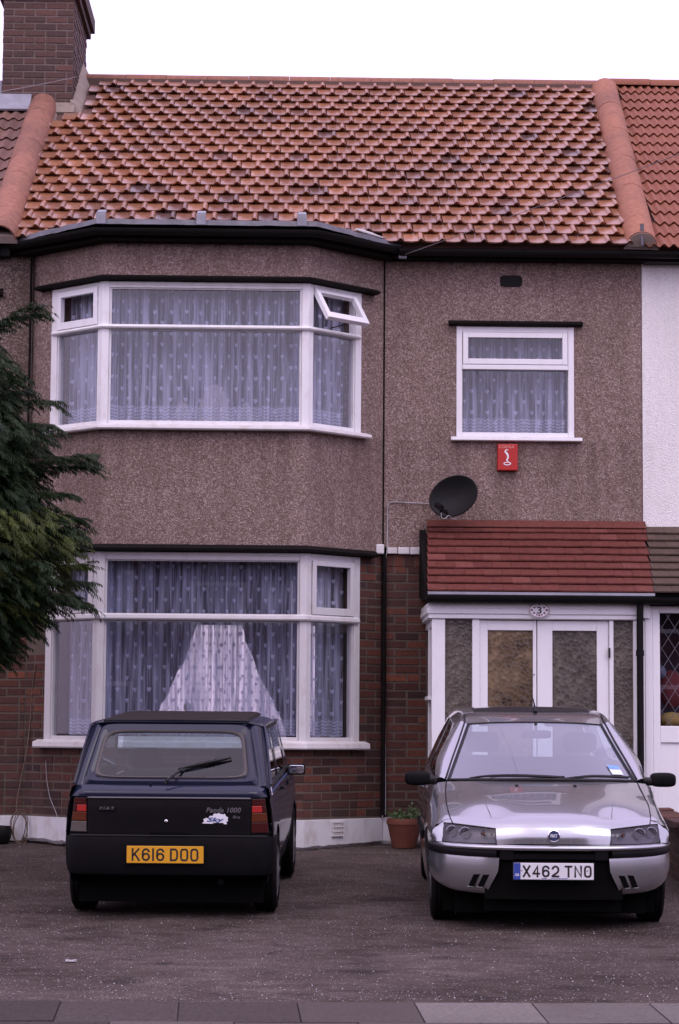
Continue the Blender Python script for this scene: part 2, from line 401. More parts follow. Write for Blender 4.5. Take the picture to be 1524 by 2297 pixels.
M_['soil'] = plain('soil', (.03, .022, .016), .95)
M_['leafpot'] = plain('pot_plant_leaf', (.045, .085, .02), .55, var=.6, scale=25)
M_['tarmac'] = tarmac_mat()
M_['slab'] = rand_mat('concrete_slab', [(0, (.075, .062, .057)), (.35, (.088, .074, .068)), (.7, (.135, .122, .112)), (1, (.165, .15, .138))], .9, fine=45, amp=.25, bump=.4, spec=.15, stain=.35)
M_['slab_dark'] = rand_mat('tarred_slab', [(0, (.050, .040, .037)), (.5, (.060, .049, .045)), (1, (.068, .056, .052))], .9, fine=45, amp=.35, bump=.5, spec=.12, stain=.4)
M_['joint'] = plain('sandy_joint', (.042, .035, .031), .95, spec=.1)
M_['wire'] = plain('weathered_wire', (.20, .17, .17), .7)
M_['kerb'] = plain('granite_kerb', (.16, .15, .15), .8, var=.25, scale=30)
M_['ground'] = plain('far_ground', (.075, .065, .055), .9, var=.3, scale=.6)
M_['chip'] = plain('pale_stone_chip', (.36, .35, .37), .7, var=.4, scale=30)

# ------------------------------------------------------------------ anchors: an Empty at a thing's base whose parts are built in world coordinates
INV = {}
def anchor(name, loc, label, cat, group=None):
    e = empty(name, loc); INV[e] = Matrix.Translation(loc).inverted(); tag(e, label, cat, group); return e
def B(mb, name, mats, parent=None, **kw):
    o = mb.build(name, mats, parent, **kw)
    if parent in INV: o.matrix_parent_inverse = INV[parent]
    return o
def I(name, mesh, parent, M):
    o = inst(name, mesh, parent, M)
    if parent in INV: o.matrix_parent_inverse = INV[parent]
    return o
def X(*rot_loc): ...
class Facet:
    """wall facet from p0 to p1 in plan; u along it, w inwards, z up"""
    def __init__(s, p0, p1):
        s.p = Vector(p0); d = Vector(p1) - s.p; s.L = d.length; s.t = d / s.L; s.n = Vector((-s.t.y, s.t.x))
    def __call__(s, u, w, z):
        q = s.p + s.t * u + s.n * w; return (q.x, q.y, z)
    def M(s, u=0, w=0, z=0):
        q = s(u, w, z)
        return Matrix(((s.t.x, s.n.x, 0, q[0]), (s.t.y, s.n.y, 0, q[1]), (0, 0, 1, q[2]), (0, 0, 0, 1)))

# ------------------------------------------------------------------ ground: drive sloping down to the pavement, road, land beyond
def gz(y): return .064 + .045 * y
drive = MB(); rows = []
for i in range(61):
    y = -8.66 + i * (9.6 / 60)
    row = []
    for j in range(81):
        x = -8 + j * .2
        h = noise.noise((x * .7, y * .9, 1.3)) * .012 + noise.noise((x * 2.3, y * 3.1, 4)) * .005
        row.append((x, y, gz(y) + h * min(1, (y + 8.66) / .5) - .003))
    rows.append(row)
drive.grid(rows); tag(drive.build('driveway', M_['tarmac'], smooth=60), kind='structure')
pv = MB(); pz = lambda y: -.338 + (y + 8.96) * .0467 - .007
pv.hexa([(-9, -11.0, -.6), (9, -11.0, -.6), (9, -8.655, -.6), (-9, -8.655, -.6), (-9, -11.0, pz(-11)), (9, -11.0, pz(-11)), (9, -8.655, pz(-8.655)), (-9, -8.655, pz(-8.655))])
pave = tag(pv.build('pavement', M_['joint']), kind='structure')
slab_me = {}
for k in range(4):
    b = MB(); e = .010
    w, d = .606, .594
    b.box(-w / 2 + .001, w / 2 - .001, -d / 2 + .001, d / 2 - .001, -.04, 0)
    o = b.build('paving_slab', M_['slab'], bevel=0); slab_me[k] = o.data; bpy.data.objects.remove(o)
slab_dark = slab_me[0].copy(); slab_dark.materials.clear(); slab_dark.materials.append(M_['slab_dark'])
for r, yy in enumerate((-8.96, -9.56, -10.16, -10.72)):
    for k in range(-9, 11):
        x = .36 + .612 * k + (.0 if r % 2 == 0 else .28)
        M = Matrix.Translation((x + .02 * r, yy, -.338 + (yy + 8.96) * .0467 + rnd.uniform(-.002, .003))) @ Matrix.Rotation(R_(2.1 + rnd.uniform(-.3, .3)), 4, 'Z') @ Matrix.Rotation(R_(2.67), 4, 'X') @ Matrix.Rotation(R_(rnd.uniform(-.3, .3)), 4, 'Y')
        I('paving_slab', slab_dark if (x < -.1 and r == 0) or x < -.75 else slab_me[(k + r) % 4], pave, M)
kb = MB(); kb.box(-12, 12, -11.16, -11.005, -.6, -.39); tag(kb.build('kerb', M_['kerb']), kind='structure')
rd = MB(); rd.grid([[(-60, -19.0, -.52), (60, -19.0, -.52)], [(-60, -11.16, -.52), (60, -11.16, -.52)]]); tag(rd.build('road', M_['tarmac']), kind='structure')
gd = MB(); gd.grid([[(-900, -900, -.62), (900, -900, -.62)], [(-900, 900, -.62), (900, 900, -.62)]]); tag(gd.build('ground', M_['ground']), kind='structure')
fp = MB(); fp.box(-12, 12, -23.5, -19.0, -.6, -.42); tag(fp.build('footpath', M_['slab']), kind='structure')
ch = MB()
for k in range(2400):
    y = -8.6 + 8.1 * rnd.random() ** 1.6; x = rnd.uniform(-2.9, 3.6); s = rnd.uniform(.0025, .0065) if rnd.random() < .25 else rnd.uniform(.002, .0045)
    if rnd.random() < .5: x += .4 * noise.noise((x, y, 3))
    z = gz(y) + .002; a = rnd.random() * 6.3
    p = [(x + s * math.cos(a + t), y + s * 1.1 * math.sin(a + t), z) for t in (0, 2.2, 4.1)]
    ch.add(p + [(x, y, z + s * rnd.uniform(.6, 1.3))], [(0, 1, 3), (1, 2, 3), (2, 0, 3)])
tag(ch.build('gravel_chips', M_['chip']), kind='stuff')

# ------------------------------------------------------------------ the middle house
house = empty('terraced_house'); tag(house, 'pebbledashed terraced house with two storey bay and red tiled porch', 'house')
A, Bp, C, D = (-1.71, -.65), (.115, -.65), (.605, -.2), (-2.215, -.2)
WL, WR = (-2.42, 0.0), (.83, 0.0)
XR = 3.23

def off(pts, d):
    P = [Vector(p) for p in pts]; out = []
    for i, p in enumerate(P):
        ns = []
        if i > 0: t = (P[i] - P[i - 1]).normalized(); ns.append(Vector((t.y, -t.x)))
        if i < len(P) - 1: t = (P[i + 1] - P[i]).normalized(); ns.append(Vector((t.y, -t.x)))
        n = sum(ns, Vector((0, 0))).normalized(); k = 1 / n.dot(ns[0]); out.append((p.x + n.x * d * k, p.y + n.y * d * k))
    return out
def strip_wall(mb, pts, z0, z1, th=.22, m=0):
    mb.sweep(pts, [(0, z0), (0, z1), (-th, z1), (-th, z0)], m)
BAY = [WL, D, A, Bp, C, WR]

up = MB()
strip_wall(up, BAY, 2.70, 3.755)              # apron between the two bay windows
strip_wall(up, BAY, 5.085, 5.50)              # above the upper window
strip_wall(up, [WL, D], 3.755, 5.085); strip_wall(up, [C, WR], 3.755, 5.085)
x0, x1, z0, z1 = 1.505, 2.598, 3.80, 4.835
strip_wall(up, [(.832, 0), (x0, 0)], 2.768, 5.50); strip_wall(up, [(x1, 0), (XR, 0)], 2.768, 5.50)
strip_wall(up, [(x0, 0), (x1, 0)], 2.768, z0 - .03); strip_wall(up, [(x0, 0), (x1, 0)], z1, 5.50)
B(up, 'pebbledash_wall', M_['pebble'], house)
lw = MB()
o = -.012
strip_wall(lw, off(BAY, o), .30, .955)
strip_wall(lw, off([WL, D], o), .955, 2.70); strip_wall(lw, off([C, WR], o), .955, 2.70)
strip_wall(lw, off([(.83, 0), (1.25, 0)], o), .30, 2.70)
strip_wall(lw, off([(1.25, 0), (XR, 0)], o), .0, 2.768)
brickwall = B(lw, 'brick_wall', M_['mortar'], house)

# bricks, each its own piece
def brick_mesh(l, h=.064, d=.030, mat_=None, name='brick'):
    b = MB(); j = .0045
    rows = [[(0, 0, 0), (l, 0, 0), (l, 0, h), (0, 0, h)], [(j, -d + j, j), (l - j, -d + j, j), (l - j, -d + j, h - j), (j, -d + j, h - j)]]
    b.add(rows[0] + rows[1], [(4, 5, 6, 7), (0, 1, 5, 4), (1, 2, 6, 5), (2, 3, 7, 6), (3, 0, 4, 7)])
    o = b.build(name, mat_ or M_['brick']); me = o.data; bpy.data.objects.remove(o); return me
BM = {}
def lay(parent, fc, L, z0, nrow, mat_key, name='brick', course=.0762, jt=.0115, w=0.0, seed=1, stuff=None, keep=None):
    r = random.Random(seed)
    for i in range(nrow):
        u = -.115 * (i % 2) if i % 2 else 0.0
        k = 0
        while u < L - .02:
            ln = .2185 if (k + i // 2) % 3 else (.2185 if r.random() < .55 else .1045)
            a, b_ = max(u, 0), min(u + ln, L)
            if b_ - a > .03:
                z = z0 + i * course
                if keep is None or keep(a, b_, z):
                    key = (mat_key, round(b_ - a, 2))
                    if key not in BM: BM[key] = brick_mesh(b_ - a, mat_=M_[mat_key])
                    M = fc.M(a, w + r.uniform(-.003, .003), z + r.uniform(-.0015, .0015)) @ Matrix.Rotation(r.uniform(-.008, .008), 4, 'Y')
                    if stuff is not None:
                        me = BM[key]; stuff.add([M @ v.co for v in me.vertices], [tuple(p.vertices) for p in me.polygons])
                    else:
                        I(name, BM[key], parent, M)
            u += ln + jt; k += 1
bw = off(BAY, o)
fs = [Facet(bw[i], bw[i + 1]) for i in range(5)]
zb = .318
WO = .020   # brick origin set inside the wall face
lay(brickwall, fs[0], fs[0].L, zb, 31, 'brick', w=WO, seed=2, keep=lambda a, b_, z: z < 1.75)
lay(brickwall, fs[1], fs[1].L, zb, 8, 'brick', w=WO, seed=3)
lay(brickwall, fs[2], fs[2].L, zb, 8, 'brick', w=WO, seed=4, keep=lambda a, b_, z: a > 1.35)
lay(brickwall, fs[3], fs[3].L, zb, 8, 'brick', w=WO, seed=5)
lay(brickwall, fs[4], fs[4].L, zb, 31, 'brick', w=WO, seed=6)
lay(brickwall, Facet((.832, -o), (1.25, -o)), .405, zb, 30, 'brick', w=WO, seed=7)
sb = MB(); lay(None, fs[2], 1.6, zb, 8, 'brick', w=WO, seed=8, stuff=sb, keep=lambda a, b_, z: b_ < 1.36)
tag(B(sb, 'bricks_behind_car', M_['brick_stuff'], brickwall), kind='stuff')
for k in range(4):      # soldier course under the painted band
    key = ('sold', k)
    BM[key] = brick_mesh(.088, .112)
    I('brick', BM[key], brickwall, Facet((.832, 0), (1.25, 0)).M(.012 + k * .094, .028, 2.588))
# painted band of tiles
for k, (a, b_) in enumerate(((.868, .962), (.967, 1.075), (1.080, 1.19))):
    bb = MB(); bb.box(a, b_, -.035, .03, 2.705 - .002 * k, 2.764 + .002 * k)
    B(bb, 'drip_tile', M_['white_dirty'], house, bevel=.008)
bb = MB(); bb.box(.765, .84, -.075, .0, 2.70, 2.79); B(bb, 'drip_tile', M_['white_dirty'], house, bevel=.012)
# recess line drawn as a black tube where bay meets wall, dark pipe below
bb = MB(); bb.tube([(.834, -.004, 5.44), (.832, -.004, 2.78)], .008, 6); bb.tube([(.845, -.03, 2.70), (.842, -.03, .32)], .020, 8); B(bb, 'joint_strip', M_['blackwood'], house)
# plinth
pl = MB()
def rag(pts, n, ztop, zfun, outw):
    """painted render skirting with a ragged lower edge"""
    fcs = [Facet(pts[i], pts[i + 1]) for i in range(len(pts) - 1)]
    rows = [[], [], [], []]
    for f in fcs:
        for k in range(n + 1):
            u = f.L * k / n; x, y, _ = f(u, -outw, 0); q = f(u, .02, 0)
            zl = zfun(x, y) + .012 * noise.noise((x * 7, y * 7, 2)) + .010 * noise.noise((x * 21, y * 21, 5))
            rows[0].append((q[0], q[1], ztop)); rows[1].append((x, y, ztop - .006)); rows[2].append((x, y, zl + .01)); rows[3].append((q[0], q[1], zl - .02))
    pl.grid(rows)
rag(off(BAY, .0), 24, .300, lambda x, y: gz(y) + .018 + (.0 if x > -1 else .02), .012)
rag([(.832, 0), (1.25, 0)], 10, .305, lambda x, y: .085, -.004)
B(pl, 'plinth', M_['plinth'], house)
# plinth air brick: frame, bars
fv = Facet(Bp, C)
g = MB()
for k in range(7): g.box(.335 + k * .021, .345 + k * .021, -.030, -.010, .15, .275, tf=fv)
for k in range(4): g.box(.332, .474, -.034, -.012, .148 + k * .040, .157 + k * .040, tf=fv)
B(g, 'air_brick', M_['white_dirty'], house)
# vent high on the wall: black plate stands for the shaded hole
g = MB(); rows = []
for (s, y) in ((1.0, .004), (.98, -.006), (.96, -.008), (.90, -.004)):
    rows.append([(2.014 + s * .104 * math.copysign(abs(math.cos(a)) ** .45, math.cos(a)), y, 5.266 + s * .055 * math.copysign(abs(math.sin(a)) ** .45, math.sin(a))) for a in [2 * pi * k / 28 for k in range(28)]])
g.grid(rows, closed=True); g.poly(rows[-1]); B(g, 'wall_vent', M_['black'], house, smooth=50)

# ---- bay windows
def bay_window(name, zs, z_sill, z_tr0, z_tr1, z_head0, z_head1, sill_t, drip, sashes, label):
    fcs = [Facet(D, A), Facet(A, Bp), Facet(Bp, C)]
    fr = MB()
    for i, f in enumerate(fcs):
        lo = .075 if i == 0 else (.048 if i == 1 else .060); hi = .075 if i == 2 else (.048 if i == 1 else .060)
        for (a, b_, pr) in ((0, lo, 0), (f.L - hi, f.L, 0)):
            fr.box(a, b_, -.018, .075, z_sill, z_head1, tf=f)
        fr.box(lo + .001, lo + .012, -.004, .06, z_sill, z_head1, tf=f); fr.box(f.L - hi - .012, f.L - hi - .001, -.004, .06, z_sill, z_head1, tf=f)
        fr.box(lo, f.L - hi, -.012, .072, z_head0, z_head1 - .001, tf=f)
        fr.box(lo + .002, f.L - hi - .002, -.020, .055, z_head1 - .03, z_head1 - .002, tf=f)
        fr.box(lo, f.L - hi, .0, .070, z_sill, z_sill + .038, tf=f)
    for P in (A, Bp):   # rounded corner posts
        fr.tube([(P[0], P[1] + .012, z_sill), (P[0], P[1] + .012, z_head1 - .004)], .030, 14)
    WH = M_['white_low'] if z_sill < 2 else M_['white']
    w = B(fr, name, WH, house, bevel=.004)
    if label: w['label'] = label
    tr = MB(); pr = [(.045, z_tr0 + .008), (.052, z_tr0 + .020), (.048, z_tr1 - .016), (.020, z_tr1), (-.06, z_tr1), (-.06, z_tr0), (.022, z_tr0)]
    tr.sweep([fcs[0](.03, 0, 0)[:2], A, Bp, fcs[2](fcs[2].L - .03, 0, 0)[:2]], pr); B(tr, 'transom', WH, w)
    sl = MB()
    e0 = fcs[0](-.075, 0, 0)[:2]; e1 = fcs[2](fcs[2].L + .075, 0, 0)[:2]
    sl.sweep([e0, A, Bp, e1], [(.075, z_sill - sill_t), (.085, z_sill - sill_t + .012), (.080, z_sill - .016), (.020, z_sill + .004), (-.09, z_sill + .004), (-.09, z_sill - sill_t)])
    B(sl, 'sill', M_['white_dirty'], w)
    dm = MB(); z = drip[0]
    e0 = fcs[0](-.16, 0, 0)[:2]; e1 = fcs[2](fcs[2].L + .16, 0, 0)[:2]
    dm.sweep([e0, fcs[0](.0, 0, 0)[:2], A, Bp, fcs[2](fcs[2].L, 0, 0)[:2], e1], [(.012, z), (.095, z + .006), (.102, z + .026), (.055, drip[1] - .008), (.0, drip[1]), (-.02, drip[1]), (-.02, z)])
    B(dm, 'drip_moulding', M_['blackwood'], w)
    for i, f in enumerate(fcs):
        lo = .087 if i == 0 else (.060 if i == 1 else .072); hi = .087 if i == 2 else (.060 if i == 1 else .072)
        p = MB(); p.box(lo, f.L - hi, .028, .032, z_sill + .038, z_tr0, tf=f); B(p, 'pane', M_['glass'], w)
        if i == 1:
            p = MB(); p.box(lo, f.L - hi, .028, .032, z_tr1, z_head0, tf=f); B(p, 'pane', M_['glass'], w)
            b = MB()   # glazing bead
            for (a, b_, c, d_) in ((z_sill + .038, z_tr0, 0, 0), (z_tr1, z_head0, 0, 0)):
                b.box(lo, lo + .008, .006, .027, a, b_, tf=f); b.box(f.L - hi - .008, f.L - hi, .006, .027, a, b_, tf=f)
                b.box(lo + .008, f.L - hi - .008, .006, .027, b_ - .010, b_, tf=f)
            B(b, 'bead', WH, w)
        else:
            a, b_ = lo - .004, f.L - hi + .004; zz0, zz1 = z_tr1 + .004, z_head0 + .012
            ang = sashes[i]
            s = MB(); W_, H_ = b_ - a, zz1 - zz0
            fw_, bt = .048, .066
            def tf(x, y, z): return (x, y, z)
            s.box(0, fw_, -.026, .022, -H_, 0); s.box(W_ - fw_, W_, -.026, .022, -H_, 0)
            s.box(fw_, W_ - fw_, -.0255, .0215, -fw_, -.0005); s.box(fw_, W_ - fw_, -.0255, .0215, -H_ + .0005, -H_ + bt)
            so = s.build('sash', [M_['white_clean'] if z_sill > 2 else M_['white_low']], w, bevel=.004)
            so.matrix_local = f.M(a, -.004, zz1) @ Matrix.Rotation(-ang, 4, 'X')
            p = MB(); p.box(fw_, W_ - fw_, -.002, .002, -H_ + bt, -fw_); p.build('sash_pane', M_['glass'], w).matrix_local = so.matrix_local
            if ang > .1:
                e = MB(); e.box(-.003, -.0005, -.020, .018, -H_ + .004, -.01); e.build('sash_edge', M_['rawwood'], w).matrix_local = so.matrix_local
                st = MB(); st.tube([f(a + W_ * .45, .02, zz0 + .02), f(a + W_ * .62, -.13, zz0 + .055)], .005, 6); B(st, 'window_stay', M_['iron'], w)
    return w
bay_window('bay_window', 0, 3.795, 4.655, 4.70, 5.035, 5.09, .050, (5.092, 5.150), {0: 0.0, 2: R_(33)}, 'upper bay window with its right top sash propped open')
bay_window('bay_window', 0, .985, 2.045, 2.108, 2.585, 2.655, .070, (2.657, 2.725), {0: 0.0, 2: 0.0}, 'lower bay window with a deep sill')

# ---- single window over the porch
f = Facet((1.505, 0), (2.598, 0))
w = MB(); L = f.L
for a, b_ in ((.0, .055), (L - .055, L)): w.box(a, b_, -.012, .10, 3.80, 4.835, tf=f)
w.box(.055, L - .055, -.008, .10, 4.780, 4.834, tf=f); w.box(.055, L - .055, -.006, .10, 3.80, 3.842, tf=f)
w.box(.055, L - .055, -.028, .09, 4.428, 4.472, tf=f)
win = B(w, 'window', M_['white_clean'], house, bevel=.005)
s = MB(); s.box(.06, .108, -.024, .03, 4.478, 4.776, tf=f); s.box(L - .108, L - .06, -.024, .03, 4.478, 4.776, tf=f)
s.box(.108, L - .108, -.0235, .03, 4.728, 4.7755, tf=f); s.box(.108, L - .108, -.0235, .03, 4.4785, 4.530, tf=f)
B(s, 'sash', M_['white_clean'], win, bevel=.004)
p = MB(); p.box(.108, L - .108, .004, .008, 4.53, 4.728, tf=f); B(p, 'pane', M_['glass'], win)
p = MB(); p.box(.055, L - .055, .030, .034, 3.842, 4.428, tf=f); B(p, 'pane', M_['glass'], win)
s = MB(); s.sweep([(1.455, 0), (2.668, 0)], [(.05, 3.757), (.062, 3.765), (.058, 3.79), (.01, 3.80), (-.08, 3.80), (-.08, 3.757)]); B(s, 'sill', M_['white'], win)
s = MB(); s.sweep([(1.43, 0), (1.7, 0), (2.0, 0), (2.35, 0), (2.675, 0)], [(.005, 4.838), (.065, 4.842), (.072, 4.862), (.05, 4.882), (-.01, 4.888), (-.01, 4.838)]); B(s, 'drip_moulding', M_['blackwood'], win, bevel=.006)

# ---- rooms behind the glass
rm = MB()
def room(x0, x1, y0, y1, z0, z1):
    rm.box(x0, x1, y0, y1, z0 - .1, z0); rm.box(x0, x1, y0, y1, z1, z1 + .1)
    rm.box(x0 - .1, x0, y0 + .23, y1, z0, z1); rm.box(x1, x1 + .1, y0 + .23, y1, z0, z1)
room(-2.30, .72, .0, 7.2, .15, 2.55); room(-2.30, .72, .0, 4.0, 2.78, 5.30); room(.99, 3.20, .23, 3.4, 2.78, 5.30)
rm.box(-2.4, .82, 4.0, 4.1, 2.78, 5.3); rm.box(.99, 3.2, 3.4, 3.5, 2.78, 5.3)
# bay floor plates between storeys
for zz in (.05, 2.60, 5.32): rm.sweep(off(BAY, -.10), [(0, zz), (0, zz + .08), (-.3, zz + .08), (-.3, zz)])
# back wall with a wide rear window
rm.box(-2.5, -1.82, 7.2, 7.4, .0, 5.6); rm.box(.35, 3.3, 7.2, 7.4, 0, 5.6); rm.box(-1.82, .35, 7.2, 7.4, 0, .75); rm.box(-1.82, .35, 7.2, 7.4, 2.45, 5.6)
B(rm, 'room_shell', M_['room'], house)
bw_ = MB(); bw_.box(-1.82, .35, 7.25, 7.30, .75, .82); bw_.box(-1.82, .35, 7.25, 7.30, 2.38, 2.45); bw_.box(-1.82, -1.76, 7.25, 7.3, .82, 2.45); bw_.box(.29, .35, 7.25, 7.3, .82, 2.45)
rwn = B(bw_, 'rear_window', M_['white'], house)
M_['warming_glass'] = glass('light_warming_glass', (1.0, .98, .95), 1.0, .04, (.6, .58, .55)); bw_ = MB(); bw_.box(-1.76, .29, 7.27, 7.275, .82, 2.38); B(bw_, 'pane', M_['warming_glass'], rwn)  # tint and pale film put in to warm and soften the light behind

# ---- roof
AL = math.atan(.6566); ca, sa = math.cos(AL), math.sin(AL)
RO = Vector((0, -.29, 5.553)); SD = Vector((0, ca, sa)); ND = Vector((0, -sa, ca))
RM = Matrix(((1, 0, 0, 0), (0, ca, -sa, -.29), (0, sa, ca, 5.553), (0, 0, 0, 1)))   # roof frame: x, up-slope, normal
def roof_pt(x, s, h): q = RO + SD * s + ND * h; return (x, q.y, q.z)
SL = 5.02
rf = MB(); rf.hexa([roof_pt(-2.45, .1, -.09), roof_pt(3.25, .1, -.09), roof_pt(3.25, SL, -.09), roof_pt(-2.45, SL, -.09), roof_pt(-2.45, .1, -.03), roof_pt(3.25, .1, -.03), roof_pt(3.25, SL, -.03), roof_pt(-2.45, SL, -.03)])
yr, zr = RO.y + ca * SL, RO.z + sa * SL
rf.hexa([(-2.45, yr, zr - .1), (3.25, yr, zr - .1), (3.25, 7.6, 5.45), (-2.45, 7.6, 5.45), (-2.45, yr, zr - .03), (3.25, yr, zr - .03), (3.25, 7.6, 5.52), (-2.45, 7.6, 5.52)])
roof = B(rf, 'roof', M_['tile_br'], house)
def tile_mesh(name, W_, Ln, prof, mat_, lip=.018, nose=1.0):
    """prof: list of (u, h tail, h head)"""
    b = MB(); rows = []
    hmax = max(p[1] for p in prof); hmin = min(p[1] for p in prof)
    for s, k in ((.055, -2), (.006, -1), (0.0, 0), (.022, .06), (Ln * .5, .5), (Ln, 1)):
        r = []
        for u, ht, hh in prof:
            up_ = (ht - hmin) / (hmax - hmin)                      # the roll ends in a rounded nose
            if k == -2: h, s_ = -lip, s
            elif k == -1: h, s_ = ht - .013 - .30 * max(0, ht) * nose, s
            elif k == 0: h, s_ = ht - .30 * max(0, ht) * nose, s + .004 * (1 - up_) * nose - .008 * up_ * nose
            else: h, s_ = lerp(ht, hh, k), s
            r.append((u * W_, s_, h))
        rows.append(r)
    b.grid(rows); o = b.build(name, mat_, smooth=50); me = o.data; bpy.data.objects.remove(o); return me
courtrai = [(0, .008, .002), (.05, .001, -.002), (.40, -.003, -.003), (.68, .002, -.001), (.735, .016, .006), (.79, .036, .014), (.875, .039, .015), (.95, .022, .008), (1.0, .004, .0)]
TW, TG = .1925, .2485
TM = tile_mesh('tile', TW * .985, .30, courtrai, M_['tile'], lip=.026)
run = MB(); made = 0
cells = []
for r in range(20):
    for c in range(-1, 32):
        x = -2.66 + TW * (c + (.5 if r % 2 else 0))
        s = .0 + TG * r
        xl = -2.60; xr_ = lerp(3.10, 3.34, r / 19) - .02
        if x + TW < xl or x > xr_: continue
        if s > 3.72 and x < -2.36: continue           # chimney stands here
        if r == 0 and -2.45 < x < .72: continue       # under the lead of the bay top
        if (s > 3.4 and x < -2.5): continue
        cells.append((r, x, s))
for k, (r, x, s) in enumerate(sorted(cells)):
    M = RM @ Matrix.Translation((x + rnd.uniform(-.003, .003), s + rnd.uniform(-.004, .004), .020)) @ Matrix.Rotation(R_(-6.0 + rnd.uniform(-.7, .7)), 4, 'X') @ Matrix.Rotation(R_(rnd.uniform(-.7, .7)), 4, 'Z') @ Matrix.Rotation(R_(rnd.uniform(-.8, .8)), 4, 'Y')
    if k < 300: I('tile', TM, roof, M)
    else: run.add([M @ v.co for v in TM.vertices], [tuple(p.vertices) for p in TM.polygons])
tag(B(run, 'tile_run', M_['tile_stuff'], roof, smooth=50), kind='stuff')
# half-round ridge
M_['sootmortar'] = plain('sooty_brown_mortar', (.075, .045, .036), .9, var=.3)
def half_round(L_, r, mat_, n=10, th=.014, taper=1.0, name='ridge_tile'):
    b = MB(); rows = []
    for e, (y, k) in enumerate(((0, 1.0), (0, 1.0), (L_, taper))):
        q = (r - th) if e == 0 else r
        rows.append([(q * k * math.cos(pi * j / n), y, q * k * math.sin(pi * j / n)) for j in range(n + 1)])
    b.grid(rows); o = b.build(name, mat_, smooth=45); me = o.data; bpy.data.objects.remove(o); return me
RT = half_round(.452, .095, M_['ridge_old'])
for k in range(13):
    x = -2.36 + k * .456
    if x > 3.3: break
    z = zr - .045 + rnd.uniform(-.004, .004)
    I('ridge_tile', RT, roof, Matrix.Translation((x, yr + .02, z)) @ Matrix.Rotation(-pi / 2, 4, 'Z'))
b = MB(); b.sweep([(-2.36, yr - .075), (3.3, yr - .075)], [(.030, zr - .105), (.012, zr - .025), (-.05, zr - .02), (-.05, zr - .10)]); B(b, 'ridge_mortar', M_['sootmortar'], roof)
# rounded party-wall rolls down the slope
def slope_roll(parent, xa, sa_, xb, sb_, r, nseg, mat_):
    pa = Vector(roof_pt(xa, sa_, -.02)); pb = Vector(roof_pt(xb, sb_, -.02)); d = (pb - pa); L_ = d.length; d.normalize()
    xv = d.cross(ND).normalized(); zv = xv.cross(d).normalized()
    me = half_round(L_ / nseg * 1.004, r, mat_, n=14)
    for k in range(nseg):
        q = pa + d * (L_ / nseg * k)
        M = Matrix(((xv.x, d.x, zv.x, q.x), (xv.y, d.y, zv.y, q.y), (xv.z, d.z, zv.z, q.z), (0, 0, 0, 1))) @ Matrix.Rotation(rnd.uniform(-.01, .01), 4, 'Z') @ Matrix.Translation((0, 0, .0025 * (k % 2) + rnd.uniform(0, .003)))
        I('ridge_tile', me, parent, M)
    # mortar bedding
    b = MB(); hh = r + .018
    b.hexa([tuple(pa + xv * -hh + zv * -.03), tuple(pa + xv * hh + zv * -.03), tuple(pb + xv * hh + zv * -.03), tuple(pb - xv * hh + zv * -.03), tuple(pa - xv * (r - .02) + zv * .045), tuple(pa + xv * (r - .02) + zv * .045), tuple(pb + xv * (r - .02) + zv * .045), tuple(pb - xv * (r - .02) + zv * .045)])
    B(b, 'bedding_mortar', M_['cement'], parent)
    return pa, xv, zv, d
slope_roll(roof, -2.71, .0, -2.72, 4.0, .150, 8, M_['ridge_old'])
pa, xv, zv, d = slope_roll(roof, 3.195, .03, 3.425, 4.86, .145, 11, M_['ridge'])
b = MB()   # mortar stopper in the open end
pts = [pa - d * .012 + xv * .136 * math.cos(pi * j / 14) + zv * .136 * math.sin(pi * j / 14) for j in range(15)]
b.poly([tuple(p) for p in pts]); b.grid([[tuple(p) for p in pts], [tuple(p + d * .06) for p in pts]]); B(b, 'end_mortar', M_['cement'], roof)
b = MB(); q = pa - d * .05 + zv * .03; b.tube([q, q + Vector((0, 0, .20))], .013, 8); b.tube([q + Vector((0, 0, .13)), q + Vector((0, 0, .20))], .018, 8); B(b, 'hip_iron', M_['lead'], roof)

# bay top: lead flat, upstand with clips, gutter and fascia
lp = [(-2.62, -.16), (-1.79, -.85), (.19, -.85), (.985, -.18)]
b = MB(); b.poly([(-2.62, -.10, 5.60), (-1.79, -.82, 5.585), (.19, -.82, 5.585), (.985, -.12, 5.60), (.7, .2, 5.68), (-2.3, .2, 5.68)]); B(b, 'bay_flat', M_['lead'], roof)
b = MB()
n = 26
P3 = [(-2.62, -.16, 5.565), (-1.79, -.85, 5.600), (.19, -.85, 5.600), (.62, -.50, 5.575), (.985, -.18, 5.545)]
def along(P, n):
    out = []
    for (a, c) in zip(P, P[1:]):
        for k in range(n): out.append(tuple(lerp(u, v, k / n) for u, v in zip(a, c)))
    return out + [P[-1]]
pp = along(P3, n); top = []; bot = []; inn = []
for x, y, z in pp:
    j = .010 * noise.noise((x * 6, y * 6, 1)) + .007 * noise.noise((x * 19, y * 19, 3))
    top.append((x, y + .012 + j * .6, z + .020 + j)); bot.append((x, y - .012 + j * .4, z - .032 + j * .6)); inn.append((x, y + .10, z + .012))
b.grid([bot, top, inn]); B(b, 'lead_edge', M_['lead'], roof, smooth=60)
for x in (-1.735, -.842, .058):
    b = MB(); b.box(x - .043, x + .043, -.872, -.858, 5.565, 5.665); b.hexa([(x - .043, -.87, 5.66), (x + .043, -.87, 5.66), (x + .043, -.72, 5.715), (x - .043, -.72, 5.715), (x - .036, -.87, 5.680), (x + .036, -.87, 5.680), (x + .036, -.72, 5.73), (x - .036, -.72, 5.73)])
    B(b, 'lead_clip', M_['lead_pale'], roof, bevel=.008)
b = MB(); b.tube([(.55, -.535, 5.62), (.62, -.475, 5.612), (.70, -.41, 5.604), (.80, -.33, 5.59)], [.010, .016, .014, .006], 6); B(b, 'mortar_smear', M_['white_dirty'], roof)
b = MB()
